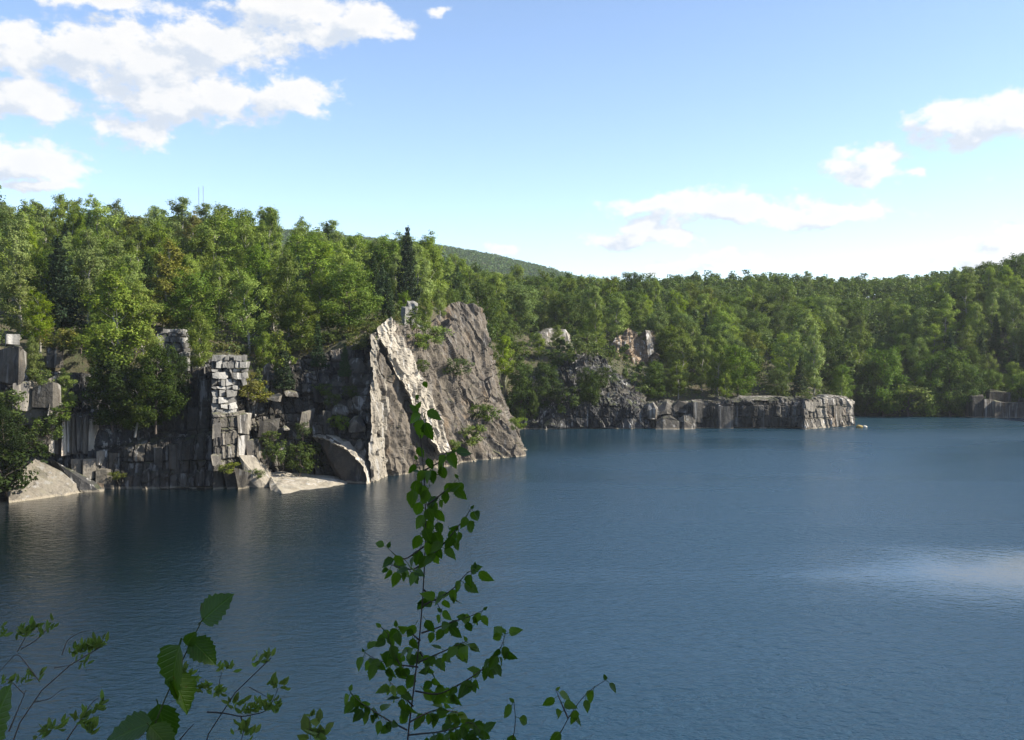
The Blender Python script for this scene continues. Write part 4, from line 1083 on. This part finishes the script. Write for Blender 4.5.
for k_, (px, hp) in enumerate([(866, 60), (884, 70), (930, 64), (950, 72), (968, 56), (1000, 40), (1020, 46)]):
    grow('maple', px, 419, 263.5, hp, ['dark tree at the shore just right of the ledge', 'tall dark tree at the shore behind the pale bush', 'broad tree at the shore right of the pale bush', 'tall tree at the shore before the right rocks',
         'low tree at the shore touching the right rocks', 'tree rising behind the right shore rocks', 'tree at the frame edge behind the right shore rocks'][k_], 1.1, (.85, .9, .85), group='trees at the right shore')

# trees of the near bank that throw the foreground into shade (they stand beside and behind the camera)
for k_, (x, y, s, kd) in enumerate([(8.6, 4.6, .85, 'birch'), (11.5, 5.0, .95, 'maple'), (13, 1.0, 1.1, 'maple'), (8, -3.0, 1.0, 'maple'), (-3, -6.5, 1.0, 'maple'), (3, -8, .9, 'birch')]):
    plant(kd, k_ % 4, (x, y, float(height(np.array([x]), np.array([y]))[0]) - .1), s, k_ * 1.3,
          ['maple on the near bank beside the viewpoint', 'maple at the edge of the near bank', 'big maple back from the near bank edge', 'maple behind the viewpoint on the right', 'maple right behind the viewpoint', 'birch behind the viewpoint'][k_], 'trees of the near bank')

# ---------------------------------------------------------------- foreground plants
def leaf_mesh(name, mat, L, Wd, teeth, fold, droop, seed, petiole=.35):
    """One leaf along +Y from its stalk, with toothed edge, folded along the midrib and bent."""
    r = random.Random(seed)
    n = teeth
    verts, faces = [], []
    mid = []
    for i in range(n + 1):
        t = i / n
        wv = Wd * .5 * (math.sin(math.pi * min(1, t ** .72)) ** .85) * (1 - .25 * t) * 1.25
        if t > .82: wv *= (1 - (t - .82) / .18 * .55)
        z = -droop * L * t * t
        mid.append(len(verts)); verts.append((0, L * t, z))
        for sgn in (-1, 1):
            jag = 1 + (r.uniform(.04, .16) if i % 2 else -r.uniform(.02, .10)) + r.uniform(-.05, .05)
            ww = wv * jag if 0 < i < n else 0
            verts.append((sgn * ww, L * t + (.02 * L if i % 2 else 0), z + fold * ww + r.uniform(-.01, .01) * L))
    for i in range(n):
        for s in (1, 2):
            a, b = mid[i], mid[i + 1]
            f = [a, b, b + s, a + s]
            if s == 1: f = f[::-1]
            if i == 0: f = [v for v in f if v != a + s]
            elif i == n - 1: f = [v for v in f if v != b + s]
            faces.append(f)
    # stalk
    if petiole:
        b0 = len(verts); w_ = .012 * L + .0004
        pl = petiole * L
        for (y, z) in ((0, 0), (-pl, .12 * pl)):
            verts += [(-w_, y, z), (w_, y, z), (0, y, z + 1.6 * w_)]
        for a, b in ((0, 1), (1, 2), (2, 0)): faces.append([b0 + a, b0 + b, b0 + 3 + b, b0 + 3 + a])
    me = bpy.data.meshes.new(name)
    me.from_pydata(verts, [], faces); me.materials.append(mat)
    for p in me.polygons: p.use_smooth = True
    return me
def big_leaf_mat(name, c0, c1, brown=0.0, L=.05, transl=.4):
    m, n, out = material(name)
    tcd = n.new('ShaderNodeTexCoord'); info = n.new('ShaderNodeObjectInfo')
    o3 = n.new('ShaderNodeSeparateXYZ'); n.put(o3, 0, tcd.outputs['Object'])
    ax = n.math('ABSOLUTE', o3.outputs[0])
    ph = n.math('FRACT', n.mul(n.sub(o3.outputs[1], n.mul(ax, .9)), 9.0 / L))
    vein = n.sub(1.0, n.step(n.math('ABSOLUTE', n.sub(ph, .5)), .05, .16))
    midr = n.sub(1.0, n.step(ax, .008 * L, .03 * L))
    v = n.math('MAXIMUM', n.mul(vein, .55), midr)
    base = n.mix(info.outputs['Random'], c0, c1)
    base = n.mix(n.mul(n.noise(tcd.outputs['Object'], 2.5 / L, 4, .6), .5), base, tuple(c * .6 for c in c0))
    base = n.mix(n.mul(v, .22), base, tuple(min(1, c * 1.9) for c in c1))
    if brown:
        base = n.mix(n.mul(n.step(n.noise(tcd.outputs['Object'], 3.2 / L, 3, .6), .58, .66), brown), base, (.10, .05, .015))
    bs = n.new('ShaderNodeBsdfPrincipled'); n.put(bs, 'Base Color', base); n.put(bs, 'Roughness', .42); n.put(bs, 'Specular IOR Level', .4)
    bump = n.new('ShaderNodeBump'); n.put(bump, 'Strength', .6); n.put(bump, 'Distance', .02 * L); n.put(bump, 'Height', n.sub(1.0, v)); n.put(bs, 'Normal', bump.outputs[0])
    tr = n.new('ShaderNodeBsdfTranslucent'); n.put(tr, 0, n.mix(1.0, base, (1.2, 1.35, .4), 'MULTIPLY'))
    mx = n.new('ShaderNodeMixShader'); n.put(mx, 0, transl)
    m.node_tree.links.new(bs.outputs[0], mx.inputs[1]); m.node_tree.links.new(tr.outputs[0], mx.inputs[2]); m.node_tree.links.new(mx.outputs[0], out.inputs[0])
    return m
M_BL = big_leaf_mat("leaf_birch_near", (.034, .080, .008), (.130, .215, .020), .2, .052, .5)
M_HL = big_leaf_mat("leaf_toothed_near", (.048, .105, .012), (.085, .150, .018), .6, .11)
M_SL = leafy("leaf_small_near", (.15, .22, .035), (.20, .28, .06), .45)
BL = [leaf_mesh('leaf', M_BL, .054, .030, 12, fo, dr, s_) for s_, (fo, dr) in enumerate([(.25, .15), (.45, .3), (.15, .05), (.6, .25), (.35, .5), (.2, .3)])]
def aim(o, loc, direction, normal, s):
    """Place a leaf: +Y along direction, +Z near normal."""
    y = Vector(direction).normalized(); z = Vector(normal); z = (z - z.dot(y) * y).normalized(); x = y.cross(z)
    o.matrix_local = Matrix.Translation(Vector(loc)) @ Matrix((x, y, z)).transposed().to_4x4() @ Matrix.Diagonal((s, s, s, 1))
def pixline(pts, Y0, Y1=None):
    Y1 = Y0 if Y1 is None else Y1
    return np.array([P(px, py, Y0 + (Y1 - Y0) * i / max(1, len(pts) - 1)) for i, (px, py) in enumerate(pts)])
def along(pl, t):
    seg = np.linalg.norm(np.diff(pl, axis=0), axis=1); s = np.concatenate([[0], np.cumsum(seg)]) / seg.sum()
    return np.array([np.interp(t, s, pl[:, i]) for i in range(3)])
def smooth_line(pl, k_=4):
    t = np.linspace(0, 1, len(pl) * k_)
    seg = np.linalg.norm(np.diff(pl, axis=0), axis=1); s = np.concatenate([[0], np.cumsum(seg)]) / seg.sum()
    q = np.stack([np.interp(t, s, pl[:, i]) for i in range(3)], 1)
    for _ in range(2): q[1:-1] = (q[:-2] + 2 * q[1:-1] + q[2:]) / 4
    return q
gz0 = lambda x, y: float(height(np.array([x]), np.array([y]))[0])
lr = random.Random(77)
YS = 3.05
stem_px = [(404, 742), (411.8, 706), (416.6, 681), (419, 652), (421.5, 616), (424, 584), (425.5, 560), (427, 530), (427.5, 500), (426, 478), (424, 455), (421, 432), (417.5, 410), (415, 398)]
stem = pixline(stem_px, YS)
foot = np.array((stem[0][0] - .10, YS - .05, gz0(stem[0][0] - .1, YS) - .05))
stem_all = np.concatenate([[foot, (foot + stem[0]) / 2 + np.array((-.01, 0, 0))], stem])
sap = empty('birch_sapling', foot, 'slender dark birch sapling with drooping leaves rising in front of the water', 'sapling')
def local(v, root): return v - np.array(root.location[:])
sm = smooth_line(stem_all)
v_, f_ = tube(local(sm, sap), np.linspace(.0115, .0013, len(sm)), 7)
put('stem', mesh_np('stem', v_, f_, M_TWIG, True), sap)
BR = [  # points, depth offset at the tip, leaves per 100 px
    ([(424, 605), (444.6, 595), (455.5, 587), (466.5, 573), (475, 569)], -.12, 12), ([(421.5, 633), (437, 628), (454, 621), (469, 617), (483.5, 610)], .10, 15),
    ([(419, 662), (442, 652), (459, 644), (467, 641)], -.18, 22), ([(415, 691), (437, 695), (447, 691), (469, 679), (486, 667), (500.6, 650), (505.5, 633)], -.05, 18),
    ([(410, 722), (420, 716), (437, 709), (458, 712), (472, 722)], .12, 24), ([(408, 735), (440, 732), (457, 728), (472, 720), (482, 735)], -.16, 22), ([(425, 562), (413, 570), (398, 567), (386, 563)], .12, 20),
    ([(426, 545), (405, 560), (395, 555), (388, 548)], -.10, 8), ([(419, 640), (408, 630), (396, 627)], -.1, 18), ([(418, 667), (396, 664.6), (376.5, 660), (364, 652)], .14, 20),
    ([(400, 665), (391, 647.6), (388.6, 633), (381, 627)], .05, 14), ([(413, 706), (401, 694), (389, 681)], -.12, 22), ([(407, 730), (388.6, 720.6), (369, 708), (357, 700), (350, 691)], .08, 20),
    ([(427, 505), (438, 497), (450, 487), (458, 478)], .06, 16), ([(427, 560), (440, 548), (450.6, 536), (462, 522), (471, 509)], -.10, 12), ([(427, 480), (420, 470), (417, 460)], .05, 10),
    ([(425, 470), (440, 462), (452, 452)], -.05, 10), ([(400, 790), (440, 790), (500, 778), (552, 750), (568, 718), (580, 700), (592, 688), (606, 680)], .10, 9), ([(568, 718), (560, 700), (556, 690)], .1, 10),
    ([(440, 790), (490, 775), (512, 745), (516, 722), (514, 702)], -.1, 9), ([(420, 652), (432, 672), (440, 690)], .15, 14), ([(424, 590), (434, 598), (442, 612)], .08, 14), ([(420, 640), (412, 650), (404, 650)], .1, 20)]
nleaf = 0
def leaf_at(root, pos, direction, normal, s, meshes=BL, nm='leaf'):
    o = put(nm, lr.choice(meshes), root)
    aim(o, local(pos, root), direction, normal, s)
def dirpx(dx, dy, dz=0.0): return np.array((dx, dz, -dy))
for pts, dY, dens_ in BR:
    pl = pixline(pts, YS, YS + dY); sl = smooth_line(pl)
    v_, f_ = tube(local(sl, sap), np.linspace(.0030, .0009, len(sl)), 5)
    put('branch', mesh_np('branch', v_, f_, M_TWIG, True), sap)
    seen = [q for q in pts if q[1] < 760]
    ln = sum(math.dist(a, b) for a, b in zip(seen, seen[1:]))
    n = max(3, round(ln * dens_ / 100 * 1.26))
    for i in range(n):
        t = .22 + .80 * (i + lr.uniform(-.2, .2)) / max(1, n - 1) if n > 1 else .8
        if pts[0][1] > 780: t = .52 + .48 * i / max(1, n - 1)
        t = min(1, max(.1, t))
        pos = along(pl, t)
        sg = 1 if i % 2 else -1
        d_ = np.array((sg * lr.uniform(.1, .9), lr.uniform(-.6, .5), -lr.uniform(.35, 1.2)))
        if lr.random() < .16: d_[2] = lr.uniform(-.1, .5)
        leaf_at(sap, pos + d_ / np.linalg.norm(d_) * .014, d_, (lr.uniform(-.7, .7), -lr.uniform(.2, 1), lr.uniform(.1, .8)), lr.uniform(.60, 1.0)); nleaf += 1
    for kk in range(1):                                            # small unopened tip leaves
        d_ = np.array((lr.uniform(-.8, .8), 0, lr.uniform(.2, 1)))
        leaf_at(sap, pl[-1], d_, (0, -1, .3), lr.uniform(.25, .4)); nleaf += 1
def stem_leaf(px, py, dx, dy, s):
    global nleaf
    leaf_at(sap, P(px, py, YS + lr.uniform(-.04, .04)), dirpx(dx, dy, lr.uniform(-.3, .3)), (lr.uniform(-.5, .5), -1, .4), s); nleaf += 1
for a in [(424, 381, .3, .9, .55), (419, 395, -.4, .5, .5), (427, 411, .9, .5, 1.1), (421, 414, -.9, .5, 1.1), (423, 420, -.4, 1, 1.45), (426, 422, .2, 1, 1.3), (418, 412, -.6, -.6, .7), (417, 408, .5, -.8, .5), (418, 447, .4, 1, .85), (447, 453, .6, .8, 1.25),
          (445, 455, -.5, .8, .8), (428, 458, .3, .9, .9), (423, 470, -.3, .9, .9), (430, 470, .3, .9, 1.), (417, 480, -.1, 1, 1.2), (414, 490, -.2, 1, 1.2), (422, 485, .2, 1, 1.1), (428, 490, -.4, 1, 1.1), (432, 500, .2, 1, 1.1), (420, 502, -.3, 1, 1.2),
          (428, 508, .3, 1, 1.1), (424, 515, -.5, .9, 1.1), (436, 510, .5, .8, 1.), (430, 520, -.2, 1, 1.2), (425, 528, .4, 1, 1.2), (434, 532, .5, .9, 1.2), (420, 535, -.4, .9, 1.1), (428, 540, .1, 1, 1.2), (438, 522, .2, 1, .9), (471, 512, .6, .8, .8), (430, 550, .5, .9, 1.2), (420, 550, -.3, 1, 1.2),
          (427, 556, -.5, .8, 1.), (436, 545, .3, 1, 1.), (450, 530, .4, .9, 1.), (424, 600, -.4, .8, .9), (426, 620, .5, .8, 1.), (415, 625, -.5, .8, 1.), (424, 655, .5, .8, 1.1), (414, 675, -.5, .9, 1.1), (424, 690, .6, .7, 1.1), (408, 715, -.6, .6, 1.)]:
    stem_leaf(*a[:4], a[4] * .86)
print("sapling leaves", nleaf)

# --- plant with large toothed leaves at the lower left
YH = 2.3
ls_px = [(140, 760), (150, 735), (162, 705), (178, 668), (192, 640), (203, 618)]
pl = pixline(ls_px, YH)
foot = np.array((pl[0][0] - .05, YH, gz0(pl[0][0], YH) - .05))
hop = empty('broadleaf_stem', foot, 'stem with large toothed green leaves at the lower left edge of the bank', 'plant')
sl = smooth_line(np.concatenate([[foot], pl]))
v_, f_ = tube(local(sl, hop), np.linspace(.004, .0014, len(sl)), 6)
M_STEMG = plain("green_stem", (.09, .10, .04), .6, 40)
put('stem', mesh_np('stem', v_, f_, M_STEMG, True), hop)
HL = [leaf_mesh('leaf', M_HL, .11, .070, 15, fo, dr, 40 + s_, .12) for s_, (fo, dr) in enumerate([(.15, .1), (.35, .25), (.8, .3), (.25, .4)])]
def bigleaf(px, py, tx, ty, s, normal, m, dy=0.0):
    a, b = P(px, py, YH + dy), P(tx, ty, YH + dy - .01)
    o = put('leaf', HL[m], hop)
    aim(o, local(a, hop), b - a, normal, np.linalg.norm(b - a) / .11)
for a in [(202, 621, 232, 593, 1, (-.5, -1, .35), 0), (191, 640, 217, 664, 1, (.4, -1, .5), 1, .01), (180, 645, 158, 704, 1, (-.6, -.8, .3), 3, -.02), (171, 676, 193, 712, 1, (.8, -.6, .3), 2, .02),
          (158, 704, 170, 748, 1, (.2, -1, .4), 1, .03), (152, 722, 100, 742, 1, (-.2, -.6, 1), 0, -.04), (150, 726, 176, 752, 1, (.3, -.7, .8), 1, -.05), (186, 645, 196, 632, 1, (.2, -1, .2), 0), (-14, 745, 6, 684, 1, (-.5, -1, .2), 0, -.1)]:
    bigleaf(*a)

# --- twiggy shrubs with small narrow leaves
def twiggy(label, Y, lines, leafs, foot_px, mat_t, ls, seed, aspect=.34):
    r = np.random.default_rng(seed)
    f0 = P(*foot_px, Y); f0[2] = gz0(f0[0], f0[1]) - .03
    o = empty('twiggy_shrub', f0, label, 'shrub')
    first = True
    for pts, w0 in lines:
        w0 = w0 * 1.5; pl = pixline(pts, Y)
        if first: pl = np.concatenate([[f0], pl]); first = False
        sl = smooth_line(pl, 4)
        v_, f_ = tube(local(sl, o), np.linspace(w0, w0 * .35, len(sl)), 5)
        put('branch', mesh_np('branch', v_, f_, mat_t, True), o)
    vv, ff, k_ = [], [], 0
    for (pts, n, size) in leafs:
        pl = pixline(pts, Y, Y)
        for i in range(n):
            pos = along(pl, r.random()); pos = pos + r.normal(size=3) * np.array((.006, .012, .006))
            d = np.array((r.normal() * .55 + .3, r.normal() * .4, abs(r.normal()) * .7 + .1)); d /= np.linalg.norm(d)
            L = size * Y / F * r.uniform(.7, 1.3)
            nn = np.array((r.normal() * .5, -1, r.normal() * .6)); sd_ = np.cross(d, nn); sd_ /= np.linalg.norm(sd_)
            up_ = np.cross(sd_, d)
            base = pos
            pts6 = [base, base + d * L * .35 + sd_ * L * aspect * .5 + up_ * L * .05, base + d * L * .7 + sd_ * L * aspect * .4 + up_ * L * .02, base + d * L - up_ * L * .08,
                    base + d * L * .7 - sd_ * L * aspect * .4 + up_ * L * .02, base + d * L * .35 - sd_ * L * aspect * .5 + up_ * L * .05]
            vv += pts6; ff += [(k_, k_ + 1, k_ + 2, k_ + 3), (k_, k_ + 3, k_ + 4, k_ + 5)]; k_ += 6
    lo = put('foliage', mesh_np('foliage', local(np.array(vv), o), np.array(ff), M_SL), o)
    lo['kind'] = 'stuff'
    return o
twiggy('wiry shrub with narrow upright leaves in the lower left corner', 2.6,
       [([(0, 750), (9, 731), (26, 710), (40, 684), (54, 666.5), (73.5, 655.7), (104, 645)], .0034), ([(40, 682), (28, 666), (17, 652), (0, 671)], .0014), ([(17, 652), (24, 640), (30, 628)], .0012), ([(21, 649), (34, 642), (45, 632), (52, 622)], .0012),
        ([(34.6, 702), (50, 699), (58, 692), (65, 688)], .0011), ([(62, 655), (67, 640), (78, 633), (90, 630)], .0012), ([(54, 668), (64, 666), (74, 665)], .0011), ([(9, 731), (22, 700), (26, 690)], .0018), ([(24, 694), (12, 682), (4, 678)], .0012), ([(60, 750), (72, 732), (84, 715), (92, 702), (98, 698)], .0018)],
       [([(72, 655), (104, 644)], 46, 11), ([(18, 636), (36, 628)], 34, 10), ([(44, 636), (54, 622)], 12, 9), ([(2, 684), (42, 676)], 26, 9), ([(74, 664), (86, 668)], 8, 9), ([(78, 722), (100, 705)], 34, 10), ([(36, 735), (62, 726)], 22, 11), ([(0, 630), (4, 640)], 6, 9), ([(82, 735), (96, 728)], 14, 12)], (-20, 760), M_TWIGG, 10, 3)
twiggy('thin twisting shrub with small leaves behind the large toothed leaves', 2.7,
       [([(190, 745), (207, 713), (229, 687), (249, 687), (261, 674), (271, 658)], .0028), ([(207, 712), (225, 713), (241, 717), (266, 712), (276, 695), (278, 688)], .0015), ([(222, 695), (219, 682), (222, 672)], .0010), ([(249, 687), (262, 694), (272, 700)], .0009), ([(241, 717), (244, 730), (240, 745)], .0013), ([(178, 742), (188, 730), (194, 724)], .0016), ([(186, 706), (175, 700), (166, 705)], .0010)],
       [([(252, 666), (268, 658)], 18, 9), ([(268, 686), (282, 688)], 14, 10), ([(192, 686), (226, 696)], 30, 9), ([(228, 700), (240, 706)], 14, 9), ([(242, 712), (270, 708)], 34, 9), ([(238, 725), (250, 740)], 24, 10), ([(216, 668), (232, 670)], 12, 9), ([(176, 668), (190, 676)], 16, 8), ([(270, 700), (276, 712)], 12, 9), ([(172, 655), (182, 690)], 14, 8)], (185, 770), M_TWIG, 10, 4, .42)
twiggy('small three leaved sprig poking up at the bottom edge', 2.8,
       [([(318, 760), (316, 740), (311, 722), (309, 716)], .0014), ([(316, 738), (322, 726)], .0009), ([(314, 732), (307, 728)], .0009)],
       [([(322, 722), (324, 728)], 3, 15), ([(305, 730), (308, 740)], 4, 17), ([(318, 736), (324, 742)], 5, 15), ([(309, 717), (310, 720)], 3, 8)], (318, 790), M_TWIG, 12, 6, .55)
# grass and litter on the near bank below the frame
br = np.random.default_rng(61)
bx, by = br.uniform(-8, 8, 1500), br.uniform(-5, 2.2, 1500)
bz = height(bx, by)
keepb = np.hypot(bx, by) > .8
massed('bank_undergrowth', [(x, y, z, h_, .22) for x, y, z, h_ in zip(bx[keepb], by[keepb], bz[keepb], br.uniform(.15, .45, int(keepb.sum())))], 'low plants covering the near bank at the viewpoint', 14, .09, L_SHRUB, 62)

# ---------------------------------------------------------------- masts on the far hill
def mast(px, ytop, Y, label):
    b = P(px, 224, Y); b[2] = float(height(np.array([b[0]]), np.array([b[1]]))[0])
    H = P(px, ytop, Y)[2] - b[2]
    o = empty('radio_mast', b, label, 'mast', 'masts on the far hill')
    for k_ in range(3):
        a = k_ * 2.094; q = np.array((math.cos(a) * .42, math.sin(a) * .42, 0))
        put('leg', mesh_np('leg', *tube([q, q + np.array((0, 0, H))], [.13, .13], 5), M_STEEL), o)
    br_ = []
    n = int(H / 1.6)
    for i in range(n):
        for k_ in range(3):
            a, a2 = k_ * 2.094, (k_ + 1) * 2.094
            br_.append(tube([(math.cos(a) * .42, math.sin(a) * .42, i * 1.6), (math.cos(a2) * .42, math.sin(a2) * .42, (i + 1) * 1.6)], [.05, .05], 3))
    put('bracing', mesh_np('bracing', *joinq(br_), M_STEEL), o)
    return o
M_STEEL = plain("galvanised_steel", (.30, .31, .33), .5, 1.0, .15, .6)
mast(199, 187, 1450, 'thin radio mast, the one on the left of two on the far hill')
mast(203.5, 186, 1450, 'thin radio mast, the one on the right of two on the far hill')

# ---------------------------------------------------------------- float near the ledge
M_OCH = plain("ochre_canvas", (.30, .22, .07), .8, 3.0, .3)
M_WHT = plain("white_plastic", (.50, .48, .42), .5, 3.0, .08)
fo = empty('float', P(861.5, 428, Yw(428)) * np.array((1, 1, 0)), 'small ochre and white float lying on the water beside the ledge', 'float')
def lump(name, c, sx, sy, sz, mat, seed):
    b = bmesh.new(); bmesh.ops.create_icosphere(b, subdivisions=3, radius=1)
    for v in b.verts:
        q = v.co.copy(); e = 2.6
        l = (abs(q.x) ** e + abs(q.y) ** e + abs(q.z) ** e) ** (1 / e)
        q /= l
        v.co = (c[0] + q.x * sx, c[1] + q.y * sy, c[2] + q.z * sz * (1 - .25 * q.x))
    me = bpy.data.meshes.new(name); b.to_mesh(me); b.free(); me.materials.append(mat)
    for p in me.polygons: p.use_smooth = True
    return put(name, me, fo)
lump('hull', (-.45, 0, .25), .75, .55, .42, M_OCH, 1)
lump('buoy', (.75, -.1, .22), .5, .38, .34, M_WHT, 2)

# ---------------------------------------------------------------- air: faint summer haze
m, n, out = material("haze_air")
pv = n.new('ShaderNodeVolumePrincipled')
n.put(pv, 'Color', (0.86, 0.92, 1.0, 1)); n.put(pv, 'Density', 0.00009); n.put(pv, 'Anisotropy', 0.2)
m.node_tree.links.new(pv.outputs[0], out.inputs['Volume'])
b = bmesh.new()
bmesh.ops.create_cube(b, size=1)
for v in b.verts: v.co = ((v.co.x * 2 * 9100) * .5 * 2, 3000 + v.co.y * 2 * 9100, 120 + v.co.z * 2 * 130)
me = bpy.data.meshes.new('haze'); b.to_mesh(me); b.free(); me.materials.append(m)
tag(put('haze', me), 'thin pale summer haze filling the air over the quarry and hills', None, None, 'stuff')
